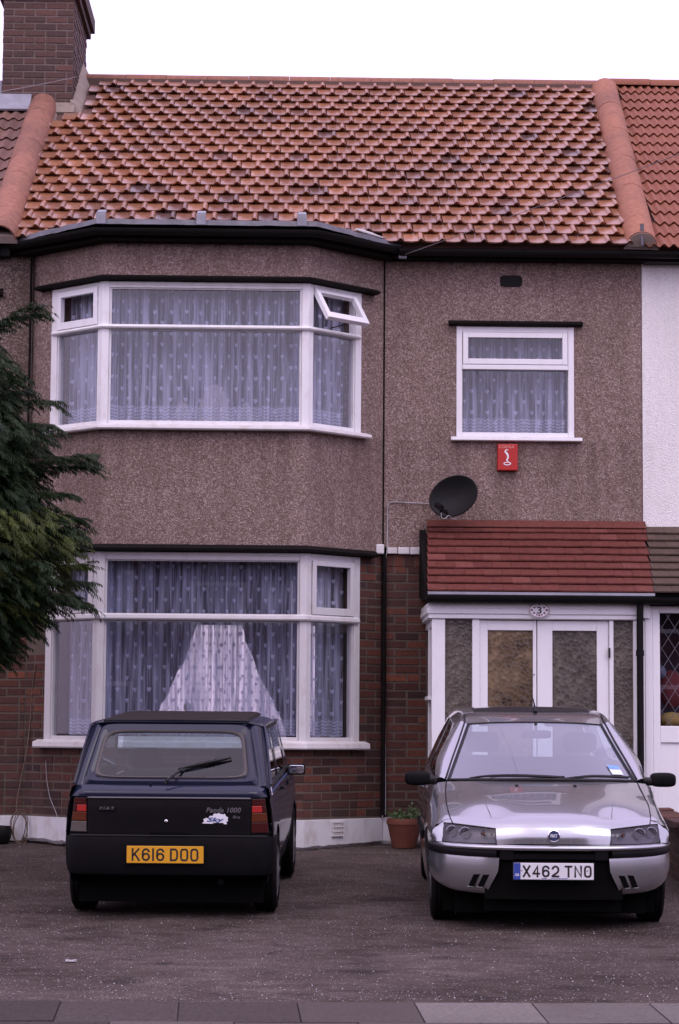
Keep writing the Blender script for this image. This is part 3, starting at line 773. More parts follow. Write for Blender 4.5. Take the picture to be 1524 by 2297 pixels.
b.sweep([(-2.95, -.02), (-2.62, -.06), (-1.75, -.77), (.155, -.77), (.93, -.10), (1.0, -.08)], [(.0, 5.44), (.0, 5.56), (-.12, 5.56), (-.22, 5.44)])   # soffit and fascia
B(b, 'bay_fascia', M_['blackwood'], house)
b = MB()
gp = [(.115 * 0 + .055 + .052 * math.cos(a), 5.53 + .052 * math.sin(a) * 1.1) for a in [pi + pi * k / 8 for k in range(9)]]
gpo = [(.055 + .045 * math.cos(a), 5.532 + .044 * math.sin(a)) for a in [2 * pi - pi * k / 8 for k in range(9)]]
b.sweep([(-2.72, -.02), (-2.62, -.07), (-1.77, -.78), (.17, -.78), (.95, -.11)], gp + gpo); B(b, 'bay_gutter', M_['black'], house, smooth=50)
b = MB(); b.sweep([(.90, -.16), (3.25, -.16)], [(0, 5.44), (0, 5.545), (-.3, 5.545), (-.2, 5.44)]); B(b, 'fascia', M_['blackwood'], house)
b = MB(); b.sweep([(.96, -.17), (2.2, -.17), (3.24, -.17)], [(o_ , z - .025) for o_, z in gp + gpo]); B(b, 'gutter', M_['black'], house, smooth=50)
b = MB(); b.box(.955, 1.03, -.215, -.170, 5.425, 5.462); B(b, 'wire_bracket', M_['lead_pale'], house, bevel=.01)

# ---- chimney stack on the party wall
cx0, cx1, cy0, cy1, cz1 = -3.16, -2.405, 3.012, 4.42, 9.25
b = MB(); b.box(cx0, cx1, cy0, cy1, 7.3, cz1); chim = B(b, 'chimney', M_['mortar_dark'], house)
lay(chim, Facet((cx0, cy0), (cx1, cy0)), cx1 - cx0, 7.735, 16, 'chim', w=.018, seed=21)
sb = MB(); lay(None, Facet((cx1, cy0), (cx1, cy1)), cy1 - cy0, 7.735, 16, 'chim', w=.018, seed=22, stuff=sb); lay(None, Facet((cx0, cy1), (cx0, cy0)), cy1 - cy0, 7.735, 16, 'chim', w=.018, seed=24, stuff=sb)
tag(B(sb, 'side_bricks', M_['chim_stuff'], chim), kind='stuff')
b = MB(); b.box(cx0 - .05, cx1 + .05, cy0 - .05, cy1 + .05, 8.925, 9.0); b.box(cx0 - .09, cx1 + .09, cy0 - .09, cy1 + .09, 9.002, 9.16); B(b, 'oversail_course', M_['chim'], chim, bevel=.006)
for k in range(4):
    b = MB(); b.lathe([(.11, 9.2), (.10, 9.3), (.085, 9.6), (.10, 9.66), (.10, 9.7), (.075, 9.7), (.075, 9.4)], 16, tf=lambda x, y, z, k=k: (x + lerp(cx0 + .2, cx1 - .2, k % 2), y + (cy0 + .4 if k < 2 else cy1 - .4), z)); B(b, 'chimney_pot', M_['terracotta'], chim, smooth=50)
b2 = MB()
b2.hexa([(cx1 - .02, cy0 - .06, 7.60), (cx1 + .12, cy0 - .06, 7.62), (cx1 + .12, 4.0, 8.30), (cx1 - .02, 4.0, 8.30), (cx1 - .02, cy0 - .04, 7.78), (cx1 + .02, cy0 - .04, 7.76), (cx1 + .02, 4.0, 8.50), (cx1 - .02, 4.0, 8.50)])
b2.sweep([(cx0 + .25, cy0), (cx1 + .03, cy0)], [(.10, 7.64), (.025, 7.765), (-.03, 7.765), (-.03, 7.5)])
B(b2, 'cement_fillet', M_['cement'], chim)

# ------------------------------------------------------------------ terrace on the other side of the street
for k in range(5):
    x = -16.5 + k * 6.6
    oh = anchor('terraced_house', (x, -34, -.5), 'brick terraced house across the street, behind the viewer', 'house', 'terrace across the street')
    b = MB(); b.box(x - 3.28, x + 3.28, -42, -34, -.6, 5.3); b.box(x - 2.6, x - .2, -34.01, -33.3, -.6, 5.3); B(b, 'wall', M_['brick'], oh)
    b = MB(); b.hexa([(x - 3.3, -42.3, 5.2), (x + 3.3, -42.3, 5.2), (x + 3.3, -33.2, 5.2), (x - 3.3, -33.2, 5.2), (x - 3.3, -38.2, 8.3), (x + 3.3, -38.2, 8.3), (x + 3.3, -38.0, 8.3), (x - 3.3, -38.0, 8.3)]); B(b, 'roof', M_['tile_br'], oh)
    for (xa, xb, za, zb2, yy) in ((x - 2.4, x - .4, .6, 2.2, -33.3), (x - 2.4, x - .4, 3.4, 4.8, -33.3), (x + .9, x + 2.2, 3.4, 4.6, -34)):
        b = MB(); b.box(xa, xb, yy + .01, yy + .06, za, zb2); w_ = B(b, 'window', M_['white_clean'], oh); b = MB(); b.box(xa + .1, xb - .1, yy + .062, yy + .07, za + .1, zb2 - .1); B(b, 'pane', M_['black'], w_)
    b = MB(); b.box(x + 1.0, x + 1.95, -33.99, -33.94, -.4, 1.8); B(b, 'door', M_['wood'], oh)

# ---- porch with double doors, lean-to tiled roof
PX0, PX1, PY = 1.222, 3.02, -1.0
b = MB(); b.box(PX0, 1.338, PY, PY + .11, .02, 2.06); por = B(b, 'porch', M_['white_clean'], house, bevel=.006)      # corner post carries the rest
for q in ((1.575, 1.640, PY + .004, PY + .09, .10, 2.06), (2.775, 2.812, PY + .004, PY + .09, .10, 2.06), (2.985, 3.085, PY + .002, PY + .10, .02, 2.06), (PX0 + .001, PX0 + .082, PY + .50, PY + .56, .75, 2.0)):
    b = MB(); b.box(*q); B(b, 'post', M_['white_clean'], por, bevel=.006)
for q in ((1.338, 1.575, PY + .006, PY + .085, .02, .70), (2.812, 2.985, PY + .006, PY + .085, .02, .30), (PX0 + .002, PX0 + .08, PY + .112, .0, .02, .75), (PX0 + .004, PX0 + .09, PY + .112, 0, 2.0, 2.06)):
    b = MB(); b.box(*q); B(b, 'panel', M_['white_clean'], por, bevel=.005)
b = MB(); prof = [(0, 2.062), (.020, 2.070), (.020, 2.100), (.034, 2.112), (.034, 2.150), (.026, 2.156), (.026, 2.200), (0, 2.205), (-.08, 2.205), (-.08, 2.062)]
b.sweep([(PX0 - .01, .0), (PX0 - .01, PY), (3.02, PY)], prof); B(b, 'fascia', M_['white_clean'], por)
b = MB(); b.box(3.062, 3.125, PY - .03, PY + .05, 2.08, 2.20); B(b, 'fascia', M_['white'], por, bevel=.006)
for (a, c, key) in ((1.640, 2.139, 'door_gold'), (2.147, 2.772, 'door_grey')):
    d_ = MB(); st = .066
    gl0 = 1.713 if a < 2 else 2.279; gl1 = 2.108 if a < 2 else 2.668
    d_.box(a, gl0, PY + .030, PY + .075, .06, 2.055); d_.box(gl1, c, PY + .030, PY + .075, .06, 2.055)
    d_.box(gl0, gl1, PY + .0305, PY + .0745, 1.968, 2.054); d_.box(gl0, gl1, PY + .0305, PY + .0745, .06, .82)
    d_.box(gl0 + .05, gl1 - .05, PY + .022, PY + .0305, .16, .72)
    dr = B(d_, 'porch_door', M_['white_clean'], house, bevel=.004)
    g = MB(); g.box(gl0, gl1, PY + .050, PY + .056, .82, 1.968); B(g, 'pane', M_[key], dr)
    if a < 2:
        k = MB(); k.lathe([(.014, 0), (.014, .012), (.009, .016)], 14, tf=lambda x, y, z: (2.121 + x, PY + .030 - z, 1.305 + y)); B(k, 'lock', M_['iron'], dr)
        k = MB(); k.lathe([(.006, 0), (.006, .006)], 10, tf=lambda x, y, z: (2.118 + x, PY + .030 - z, 1.585 + y)); B(k, 'door_viewer', M_['iron'], dr)
    else:
        k = MB(); k.box(2.768, 2.781, PY - .012, PY + .03, 1.735, 1.82); B(k, 'hinge', M_['iron'], dr)
        k = MB(); k.box(2.768, 2.781, PY - .012, PY + .03, .5, .58); B(k, 'hinge', M_['iron'], dr)
g = MB(); g.box(1.338, 1.575, PY + .04, PY + .046, .70, 2.06); B(g, 'pane', M_['door_fine'], por)
g = MB(); g.box(2.812, 2.985, PY + .04, PY + .046, .30, 2.06); B(g, 'pane', M_['door_fine'], por)
g = MB(); g.box(PX0 + .03, PX0 + .036, PY + .112, PY + .50, .75, 2.0); g.box(PX0 + .03, PX0 + .036, PY + .56, .0, .75, 2.0); B(g, 'side_pane', M_['door_fine'], por)
g = MB(); g.box(PX0 - .03, PX0 + .02, PY + .10, PY + .5, 1.36, 1.39); B(g, 'sill', M_['white'], por)
g = MB(); g.box(1.5, 2.8, .02, .06, .06, 2.1); B(g, 'inner_door', M_['wood'], por)
g = MB(); g.box(PX0, 3.05, PY + .002, 0, -.05, .06); B(g, 'door_step', M_['slab'], por)
# porch roof: board, tiles in nine courses
q0 = Vector((0, -1.10, 2.300)); q1 = Vector((0, -.0, 2.985)); dd = (q1 - q0); PL = dd.length; dd.normalize(); pn = Vector((0, -dd.z, dd.y))
PRM = Matrix(((1, 0, 0, 0), (0, dd.y, pn.y, q0.y), (0, dd.z, pn.z, q0.z), (0, 0, 0, 1)))
def pr(x, s, h): q = q0 + dd * s + pn * h; return (x, q.y, q.z)
g = MB(); g.hexa([pr(1.19, .0, -.09), pr(3.16, .0, -.09), pr(3.22, PL, -.09), pr(1.24, PL, -.09), pr(1.19, .0, -.012), pr(3.16, .0, -.012), pr(3.22, PL, -.012), pr(1.24, PL, -.012)])
proof = B(g, 'porch_roof', M_['blackwood'], house)
def flat_tile(W_, Ln, th, key):
    b = MB(); e = .0025
    rows = [[(e, .003, 0), (W_ - e, .003, 0)], [(0, 0, th * .4), (W_, 0, th * .4)], [(0, .003, th), (W_, .003, th)], [(0, Ln, 0.002), (W_, Ln, .002)]]
    b.grid(rows); b.add([rows[0][0], rows[1][0], rows[2][0], rows[3][0]], [(0, 1, 2, 3)]); b.add([rows[0][1], rows[1][1], rows[2][1], rows[3][1]], [(3, 2, 1, 0)])
    o = b.build('tile', M_[key]); me = o.data; bpy.data.objects.remove(o); return me
FT = flat_tile(.163, .19, .017, 'shingle'); FTB = flat_tile(.163, .19, .017, 'shingle_br'); FH = {}
NC = 9; CG = PL / (NC + .15)
for r in range(NC):
    xa = lerp(1.178, 1.236, r / 8); xb = lerp(3.150, 3.245, r / 8); x = xa - (.082 if r % 2 else 0)
    while x < xb - .01:
        a, c = max(x, xa), min(x + .165, xb)
        key = round(c - a - .002, 3)
        if key not in FH: FH[key] = FT if abs(key - .163) < .002 else flat_tile(key, .19, .017, 'shingle')
        if c - a > .02:
            I('tile', FH[key], proof, PRM @ Matrix.Translation((a, r * CG - .02 + rnd.uniform(-.003, .003), .010)) @ Matrix.Rotation(R_(-4.2 + rnd.uniform(-.5, .5)), 4, 'X') @ Matrix.Rotation(R_(rnd.uniform(-.5, .5)), 4, 'Z') @ Matrix.Rotation(R_(rnd.uniform(-.4, .4)), 4, 'Y'))
        x += .165
g = MB(); g.hexa([pr(1.232, PL - .10, .022), pr(3.25, PL - .10, .022), pr(3.25, PL + .005, .03), pr(1.232, PL + .005, .03), pr(1.232, PL - .10, .030), pr(3.25, PL - .10, .030), pr(3.25, PL + .005, .045), pr(1.232, PL + .005, .045)]); B(g, 'roof_flashing', M_['shingle'], proof)
g = MB(); g.sweep([(1.178, -1.125), (3.155, -1.125)], [(0, 2.262), (.012, 2.270), (.010, 2.292), (-.03, 2.296), (-.03, 2.262)]); B(g, 'lead_strip', M_['lead_pale'], proof)
g = MB(); g.sweep([(1.165, -1.06), (3.19, -1.06)], [(o_ * .9, z - 3.275) for o_, z in gp + gpo]); g.sweep([(1.17, -1.035), (3.19, -1.035)], [(.0, 2.205), (.02, 2.205), (.02, 2.262), (0, 2.262)]); B(g, 'gutter', M_['black'], proof, smooth=50)
g = MB(); g.tube([(3.033, -1.085, 2.20), (3.033, -1.075, 2.12), (3.033, -1.062, 2.02), (3.033, -1.062, .03)], .030, 14)
for z in (1.75, .65): g.tube([(3.033, -1.062, z), (3.033, -1.062, z + .05)], .036, 14)
B(g, 'downpipe', M_['black'], por, smooth=50)
# dark flank board at the left end of the porch roof
g = MB(); g.hexa([(1.165, -.02, 2.30), (1.225, -.02, 2.30), (1.225, -1.06, 2.22), (1.165, -1.06, 2.22), (1.165, -.02, 2.93), (1.225, -.02, 2.93), (1.20, -1.06, 2.27), (1.165, -1.06, 2.27)]); B(g, 'verge_board', M_['blackwood'], proof)

# oval number plaque
pq = anchor('number_plaque', (2.156, -1.04, 2.148), 'oval white house number plaque with a 3 on the porch fascia', 'house number')
b = MB(); b.lathe([(1, 0), (1, .006), (.9, .010)], 32, tf=lambda x, y, z: (2.156 + x * .098, -1.036 - z, 2.143 + y * .071)); B(b, 'plate', M_['white_clean'], pq)
M_['plaque_ink'] = plain('plaque_ink', (.16, .035, .06), .5); M_['ink_dark'] = plain('dark_ink', (.03, .02, .035), .5)
b = MB()
rows = [[(2.156 + c * .091 * k, -1.0465, 2.143 + s * .064 * k) for c, s in [(math.cos(2 * pi * j / 36), math.sin(2 * pi * j / 36)) for j in range(36)]] for k in (1, .93)]
b.grid(rows, closed=True)
for sx, sz, rr2 in ((-.066, .0, .012), (.066, .0, .012), (-.045, -.025, .011), (.045, -.025, .011), (-.042, .022, .010), (.042, .022, .010), (0, .052, .010), (0, -.046, .011), (-.022, -.04, .009), (.022, -.04, .009)):
    b.poly([(2.156 + sx + rr2 * math.cos(t), -1.0470, 2.143 + sz + rr2 * math.sin(t) * .8) for t in [2 * pi * j / 7 for j in range(7)]])
B(b, 'flower_border', M_['plaque_ink'], pq)
t_ = text('numeral', '3', M_['ink_dark'], pq, (0, 0, 0), .042, .062, bold=.02); t_.location = (0, -.0075, -.006)

# ------------------------------------------------------------------ curtains and things in the windows
def net(p0, p1, z0, z1, inset, label, lo=.05, hi=.05, seed=0, k=1.0, group='net curtains in the windows'):
    f = Facet(p0, p1); n = int((f.L - lo - hi) / .0065); rows = [[], [], []]; r = random.Random(seed)
    ph = [r.uniform(0, 6.28) for _ in range(4)]; b = MB(); us = []; uu_ = r.uniform(0, 3); prev = None
    for i in range(n + 1):
        u = lo + (f.L - lo - hi) * i / n
        w = inset + .030 * k * math.sin(u * 40 + ph[0] + 2.4 * math.sin(u * 6 + ph[1])) * (1 + .5 * math.sin(u * 11 + ph[2])) + .014 * k * math.sin(u * 97 + ph[2] + 1.5 * math.sin(u * 17))
        if prev is not None: uu_ += math.hypot(u - prev[0], w - prev[1])
        prev = (u, w); us.append(uu_)
        for j, z in enumerate((z0 + .004 * math.sin(u * 30 + ph[3]), lerp(z0, z1, .5), z1)):
            rows[j].append(f(u, lerp(w, inset + (w - inset) * .6, j / 2), z))
    nc = n + 1; pts = rows[0] + rows[1] + rows[2]; fsx = []; uvs = []; H = z1 - z0
    for j in range(2):
        for i in range(n):
            fsx.append((j * nc + i, j * nc + i + 1, (j + 1) * nc + i + 1, (j + 1) * nc + i))
            uvs.append([(us[i], H * j / 2), (us[i + 1], H * j / 2), (us[i + 1], H * (j + 1) / 2), (us[i], H * (j + 1) / 2)])
    b.add(pts, fsx, 0, uvs); o = b.build('net_curtain', M_['net'], smooth=80); tag(o, label, 'net curtain', group); return o
net(A, Bp, 3.84, 5.05, .17, 'heart patterned net curtain across the wide centre of the upper bay window', .03, .03, 1)
net(D, A, 3.84, 5.05, .15, 'narrow net curtain in the upper bay window beside the conifer tips', .06, .0, 2, .5)
net(Bp, C, 3.84, 5.05, .15, 'narrow net curtain behind the propped open sash of the upper bay', .0, .06, 3, .5)
net(A, Bp, 1.03, 2.60, .17, 'heart patterned net curtain across the wide centre of the lower bay window', .03, .03, 4)
net(D, A, 1.03, 2.60, .15, 'narrow net curtain in the lower bay beside the conifer', .135, .0, 5, .5)
net(Bp, C, 1.03, 2.60, .15, 'narrow net curtain in the angled side of the lower bay nearest the porch', .0, .06, 6, .5)
net((1.53, .0), (2.575, .0), 3.845, 4.80, .16, 'net curtain in the single window above the red alarm box', .0, .0, 7)
net((-1.78, 7.28), (.31, 7.28), .84, 2.40, -.10, 'pale net curtain added over the rear window to dim and stripe its light', .0, .0, 9, 1.4)  # added to dim and stripe the light through the rear window
def drape(pts, label):
    """tied-back drape: pts list of (x, y, z) inner edge top to bottom, fixed outer x"""
    b = MB(); rows = []
    pp_ = cr([Vector(q) for q in pts], 5)
    for (xi, xo, z) in pp_:
        xi += .008 * math.sin(z * 19) + .006 * math.sin(z * 43 + xo)
        rows.append([(lerp(xo, xi, j / 16), -.30 + .025 * math.sin(j * 2.1), z) for j in range(17)])
    b.grid(rows); o = b.build('drape', M_['drape'], smooth=80); tag(o, label, 'curtain', 'tied back drapes in the lower bay'); return o
drape([(-.84, -1.66, 2.60), (-.85, -1.66, 2.10), (-.95, -1.66, 1.75), (-1.12, -1.66, 1.40), (-1.20, -1.66, 1.22), (-1.30, -1.66, 1.00)], 'dark drape behind the net of the lower bay, drawn back above the black hatchback')
drape([(-.50, .08, 2.60), (-.46, .08, 2.10), (-.36, .08, 1.75), (-.20, .08, 1.40), (-.10, .08, 1.22), (-.04, .08, 1.0)], 'dark drape behind the lower bay net, on the side nearest the porch')
b = MB()   # triple dressing table mirror upstairs, seen from behind
for (xc, hw_, zt, an) in ((-.73, .145, 4.24, 0), (-1.02, .085, 4.08, .5), (-.44, .085, 4.08, -.5)):
    n = 16; pts = []
    for k in range(n + 1):
        t = -1 + 2 * k / n; pts.append((t, 3.86 + (zt - 3.86) * (1 - abs(t) ** 2.4 * .62)))
    ring = [(-1, 3.80)] + pts + [(1, 3.80)]
    fr_ = [(xc + t * hw_ * math.cos(an), -.16 + t * hw_ * math.sin(an), z) for t, z in ring]; bk = [(x, y + .02, z) for x, y, z in fr_]
    b.poly(fr_); b.poly(bk[::-1]); b.grid([fr_, bk], closed=True)
b.box(-1.15, -.32, -.19, .25, 3.74, 3.80)
tag(b.build('dressing_mirror', M_['pale_wood']), 'back of a pale arched triple mirror behind the upper bay net', 'mirror')
b = MB(); b.lathe([(.030, 0), (.042, .05), (.036, .10), (.016, .13), (.020, .16), (.034, .19), (.030, .22), (.012, .24)], 14, tf=lambda x, y, z: (x - .93, y - .36, z + 1.09)); tag(b.build('figurine', M_['pale_wood'], smooth=60), 'small pale figurine standing inside the lower bay window', 'ornament')
b = MB(); b.box(-1.25, -.1, -.40, -.22, 1.05, 1.09); B(b, 'window_board', M_['white'], house)
b = MB()
for k in range(60):
    a = rnd.random() * 6.28; r_ = rnd.uniform(.02, .09); z = 1.14 + rnd.uniform(0, .05); x, y = -.72 + r_ * math.cos(a), -.34 + .04 * math.sin(a)
    b.poly([(x, y, z), (x + rnd.uniform(-.04, .04), y + .01, z + rnd.uniform(.0, .04)), (x + rnd.uniform(-.03, .03), y - .01, z + rnd.uniform(.01, .05))])
b.lathe([(.04, 0), (.055, .06)], 12, tf=lambda x, y, z: (x - .72, y - .34, z + 1.09)); tag(b.build('houseplant', M_['leafpot']), 'dark houseplant on the board inside the lower bay window', 'houseplant')

# ------------------------------------------------------------------ wall things
ab = anchor('alarm_box', (1.976, 0, 3.60), 'red burglar alarm box with white snake emblem under the single window', 'alarm box')
b = MB(); b.hexa([(1.885, -.060, 3.485), (2.068, -.060, 3.485), (2.074, -.005, 3.48), (1.880, -.005, 3.48), (1.885, -.060, 3.728), (2.068, -.060, 3.728), (2.074, -.005, 3.733), (1.880, -.005, 3.733)]); B(b, 'case', M_['red'], ab, bevel=.006)
t_ = text('lettering', 'COB', M_['print_faded'], ab, (0, 0, 0), .080, .026, bold=.01); t_.location = (-.040, -.0612, .102)
t_ = text('lettering', 'RA', M_['print_faded'], ab, (0, 0, 0), .052, .026, bold=.01); t_.location = (.036, -.0612, .102)
b = MB()
P = [(.012, .066), (-.006, .070), (-.020, .055), (-.008, .040), (.004, .020), (.006, -.005), (-.004, -.028), (.012, -.046), (.030, -.055), (.020, -.068), (-.012, -.070), (-.030, -.062), (-.024, -.050), (.0, -.048)]
pp = cr([(x, 0, z) for x, z in P], 5); Wd = [.004, .009, .013, .016, .014, .011, .009, .008, .008, .007, .007, .007, .006, .003]
lft, rgt = [], []
for i, p in enumerate(pp):
    t = (pp[min(i + 1, len(pp) - 1)] - pp[max(i - 1, 0)]).normalized(); n_ = Vector((-t.z, 0, t.x)); w_ = Wd[min(i // 5, 13)]
    lft.append((1.972 + p.x + n_.x * w_ * .6, -.0615, 3.605 + p.z + n_.z * w_ * .6)); rgt.append((1.972 + p.x - n_.x * w_ * .6, -.0615, 3.605 + p.z - n_.z * w_ * .6))
b.grid([lft, rgt]); B(b, 'snake_emblem', M_['print'], ab)

dish = anchor('satellite_dish', (1.46, 0, 3.2), 'charcoal oval satellite dish on the wall above the porch roof', 'satellite dish')
b = MB()
Dm = Matrix.Translation((1.459, -.30, 3.214)) @ Matrix.Rotation(R_(-12), 4, 'Z') @ Matrix.Rotation(R_(-8), 4, 'X') @ Matrix.Rotation(R_(-28), 4, 'Y')
prof = [(.02, .0), (.3, .006), (.55, .021), (.8, .045), (.96, .064), (1.0, .060), (1.0, .050), (.8, .036), (.5, .010), (.02, -.012)]
b.lathe(prof, 40, tf=lambda x, y, z: tuple(Dm @ Vector((x * .232, .055 - z * 1.0, y * .186)))); B(b, 'reflector', M_['mesh'], dish, smooth=40)
b = MB(); b.tube([(1.43, -.30, 3.03), (1.40, -.40, 3.04), (1.335, -.52, 3.075)], .011, 8); b.tube([(1.40, -.10, 3.16), (1.44, -.24, 3.18)], .02, 8); b.box(1.36, 1.44, -.03, -.0, 3.08, 3.24); b.tube([(1.40, -.03, 3.16), (1.40, -.12, 3.16)], .02, 8); B(b, 'arm', M_['black'], dish)
b = MB(); b.tube([(1.335, -.56, 3.082), (1.315, -.50, 3.10), (1.300, -.46, 3.115)], [.024, .03, .03], 12); b.box(1.318, 1.392, -.52, -.47, 3.045, 3.075); B(b, 'feed_horn', M_['black'], dish, bevel=.005)
cb = MB(); cb.tube(cr([(1.330, -.53, 3.04), (1.338, -.52, 2.995), (1.365, -.50, 2.990), (1.40, -.46, 3.02), (1.42, -.40, 3.02), (1.455, -.34, 3.00), (1.50, -.28, 3.01)], 5), .0045, 6)
tag(cb.build('dish_lead', M_['cable'], smooth=60), 'short looped white lead under the dish', 'cable')
cb = MB(); cb.tube(cr([(1.26, -.02, 3.172), (1.10, -.014, 3.178), (.94, -.014, 3.184), (.890, -.014, 3.172), (.872, -.014, 3.13), (.872, -.014, 2.95), (.868, -.045, 2.74), (.856, -.03, 2.55), (.858, -.025, 1.5), (.866, -.025, .42), (.860, -.03, .37), (.835, -.05, .31)], 6), .0046, 6)
tag(cb.build('aerial_cable', M_['cable'], smooth=60), 'white cable running from the dish down the wall beside the bay', 'cable')
cb = MB(); cb.tube(cr([(-2.33, -.10, 1.66), (-2.36, -.05, 1.35), (-2.37, -.05, 1.1), (-2.40, -.05, .85), (-2.44, -.05, .62), (-2.47, -.05, .45), (-2.475, -.05, .33)], 6), .006, 6)
tag(cb.build('wall_wire', M_['cable_tan'], smooth=60), 'thin tan wire hanging down the brickwork under the conifer', 'wire')
cb = MB(); cb.tube(cr([(-2.20, -.23, .80), (-2.19, -.24, .66), (-2.17, -.26, .55), (-2.145, -.29, .46), (-2.105, -.33, .38), (-2.07, -.36, .30)], 5), .0030, 6)
tag(cb.build('frayed_wire', M_['cable'], smooth=60), 'pale frayed wire trailing across the brick below the bay sill', 'wire')
cb = MB()
pts = []
for k in range(40):
    a = k * .62; r1 = .085 + .03 * math.sin(k * .37); pts.append((-2.435 + r1 * math.cos(a) * .8 + .02 * math.sin(k * .21), -.10 - .05 * math.sin(k * .13), .195 + .145 * math.sin(a) + .02 * math.sin(k * .5)))
cb.tube(cr(pts, 3), .0042, 6); tag(cb.build('hose_coil', M_['cable_tan'], smooth=60), 'loose coil of tan hose hanging against the white plinth', 'hose')
b = MB(); b.lathe([(.02, 0), (.075, .004), (.095, .05), (.10, .13), (.085, .155), (.03, .16)], 18, tf=lambda x, y, z: (x - 2.60, y - .16, z + gz(-.16))); tag(b.build('dark_tub', M_['black'], smooth=40), 'dark round tub at the foot of the neighbouring wall', 'tub')
# overhead wires
def wire(a, c, sag, label):
    cb = MB(); a, c = Vector(a), Vector(c)
    cb.tube([a.lerp(c, k / 24) - Vector((0, 0, sag * 4 * (k / 24) * (1 - k / 24))) for k in range(25)], .0030, 5); tag(cb.build('telephone_wire', M_['wire'], smooth=60), label, 'wire')
dw = Vector((2.543, -6.0, 4.941)) - Vector((1.0, -.20, 5.46)); e = Vector((1.0, -.20, 5.46)) + dw * 2.0
wire((1.0, -.20, 5.46), e, .03, 'thin telephone wire rising from the eaves across the tiled roof')
dw = Vector((-2.369, -3.0, 6.172)) - Vector((-2.40, 3.7, 8.27)); e = Vector((-2.40, 3.7, 8.27)) + dw * 2.1
wire((-2.40, 3.7, 8.27), e, .03, 'thin telephone wire crossing the front of the chimney')

# flower pot
fpot = anchor('flower_pot', (1.02, -.36, gz(-.36)), 'terracotta flower pot with straggly plants at the foot of the dark brick strip', 'flower pot')
b = MB(); b.lathe([(.02, .0), (.105, .002), (.150, .20), (.152, .205), (.158, .21), (.160, .245), (.152, .262), (.14, .258), (.135, .20)], 32, tf=lambda x, y, z: (x + 1.02, y - .36, z + gz(-.36))); B(b, 'pot', M_['terracotta'], fpot, smooth=40)
b = MB(); b.lathe([(.138, .225), (.07, .236), (.01, .24)], 20, tf=lambda x, y, z: (x + 1.02, y - .36, z + gz(-.36))); B(b, 'soil', M_['soil'], fpot)
b = MB()
for k in range(420):
    a = rnd.random() * 6.28; r_ = .135 * math.sqrt(rnd.random()); bx, by = 1.02 + r_ * math.cos(a), -.36 + r_ * math.sin(a); hgt = rnd.uniform(.02, .09) + (.10 * rnd.random() if bx > 1.06 else .0) + (.03 if bx < .96 else 0)
    z = gz(-.36) + .24; l = rnd.uniform(.012, .028); c = (bx + rnd.uniform(-.03, .03), by + rnd.uniform(-.03, .02), z + hgt * rnd.random()); an = rnd.random() * 6.28
    b.poly([c, (c[0] + l * math.cos(an), c[1] - .004, c[2] + l * .6 * math.sin(an)), (c[0] + l * 1.3 * math.cos(an + .4), c[1], c[2] + l * 1.1 * math.sin(an + .4)), (c[0] + l * math.cos(an + .9), c[1] + .004, c[2] + l * math.sin(an + .9))])
B(b, 'leaves', M_['leafpot'], fpot)

# ------------------------------------------------------------------ right-hand neighbour
nb = anchor('terraced_house', (6.0, 0, 0), 'neighbouring house with white roughcast wall and bright orange pantiles', 'house')
b = MB(); strip_wall(b, [(XR + .004, -.012), (9.0, -.012)], 2.955, 5.46); B(b, 'roughcast_wall', M_['render'], nb)
b = MB(); strip_wall(b, [(XR + .02, .0), (9.0, .0)], -.1, 2.955); b.box(XR + .02, 9.0, .3, 7.5, -.1, 5.4); B(b, 'lower_wall', M_['mortar'], nb)
rf = MB(); rf.hexa([roof_pt(3.26, .1, -.09), roof_pt(9, .1, -.09), roof_pt(9, SL, -.09), roof_pt(3.26, SL, -.09), roof_pt(3.26, .1, -.045), roof_pt(9, .1, -.045), roof_pt(9, SL, -.045), roof_pt(3.26, SL, -.045)])
rf.hexa([(3.26, yr, zr - .1), (9, yr, zr - .1), (9, 7.6, 5.45), (3.26, 7.6, 5.45), (3.26, yr, zr - .04), (9, yr, zr - .04), (9, 7.6, 5.52), (3.26, 7.6, 5.52)])
nroof = B(rf, 'roof', M_['tile_br'], nb)
pan = [(u / 16, .011 + .016 * math.cos(2 * pi * (u / 8)), .009 + .014 * math.cos(2 * pi * u / 8)) for u in range(17)]
PTM = tile_mesh('tile', .178, .345, pan, M_['tile_nb'], lip=.022, nose=0.0)
for r in range(17):
    for c in range(9):
        x = 3.22 + .178 * c
        xl = lerp(3.30, 3.54, r / 17)
        if x + .1 < xl or x > 4.5: continue
        I('tile', PTM, nroof, RM @ Matrix.Translation((x, -.01 + .297 * r, -.002)) @ Matrix.Rotation(R_(-3.6 + rnd.uniform(-.25, .25)), 4, 'X') @ Matrix.Rotation(R_(rnd.uniform(-.3, .3)), 4, 'Z'))
RT2 = half_round(.452, .090, M_['tile_nb'])
for k in range(4):
    I('ridge_tile', RT2, nroof, Matrix.Translation((3.50 + k * .456, yr + .02, zr - .012 - .006 * k)) @ Matrix.Rotation(-pi / 2, 4, 'Z'))
b = MB(); b.sweep([(3.25, -.16), (9, -.16)], [(0, 5.43), (0, 5.535), (-.3, 5.535), (-.2, 5.43)]); b.sweep([(3.242, -.17), (9.0, -.17)], [(o_, z - .027) for o_, z in gp + gpo]); B(b, 'gutter', M_['black'], nb, smooth=50)
b = MB(); b.hexa([pr(3.165, .0, -.09), pr(6, .0, -.09), pr(6, PL, -.09), pr(3.225, PL, -.09), pr(3.165, .0, -.012), pr(6, .0, -.012), pr(6, PL, -.012), pr(3.225, PL, -.012)]); npr = B(b, 'porch_roof', M_['blackwood'], nb)
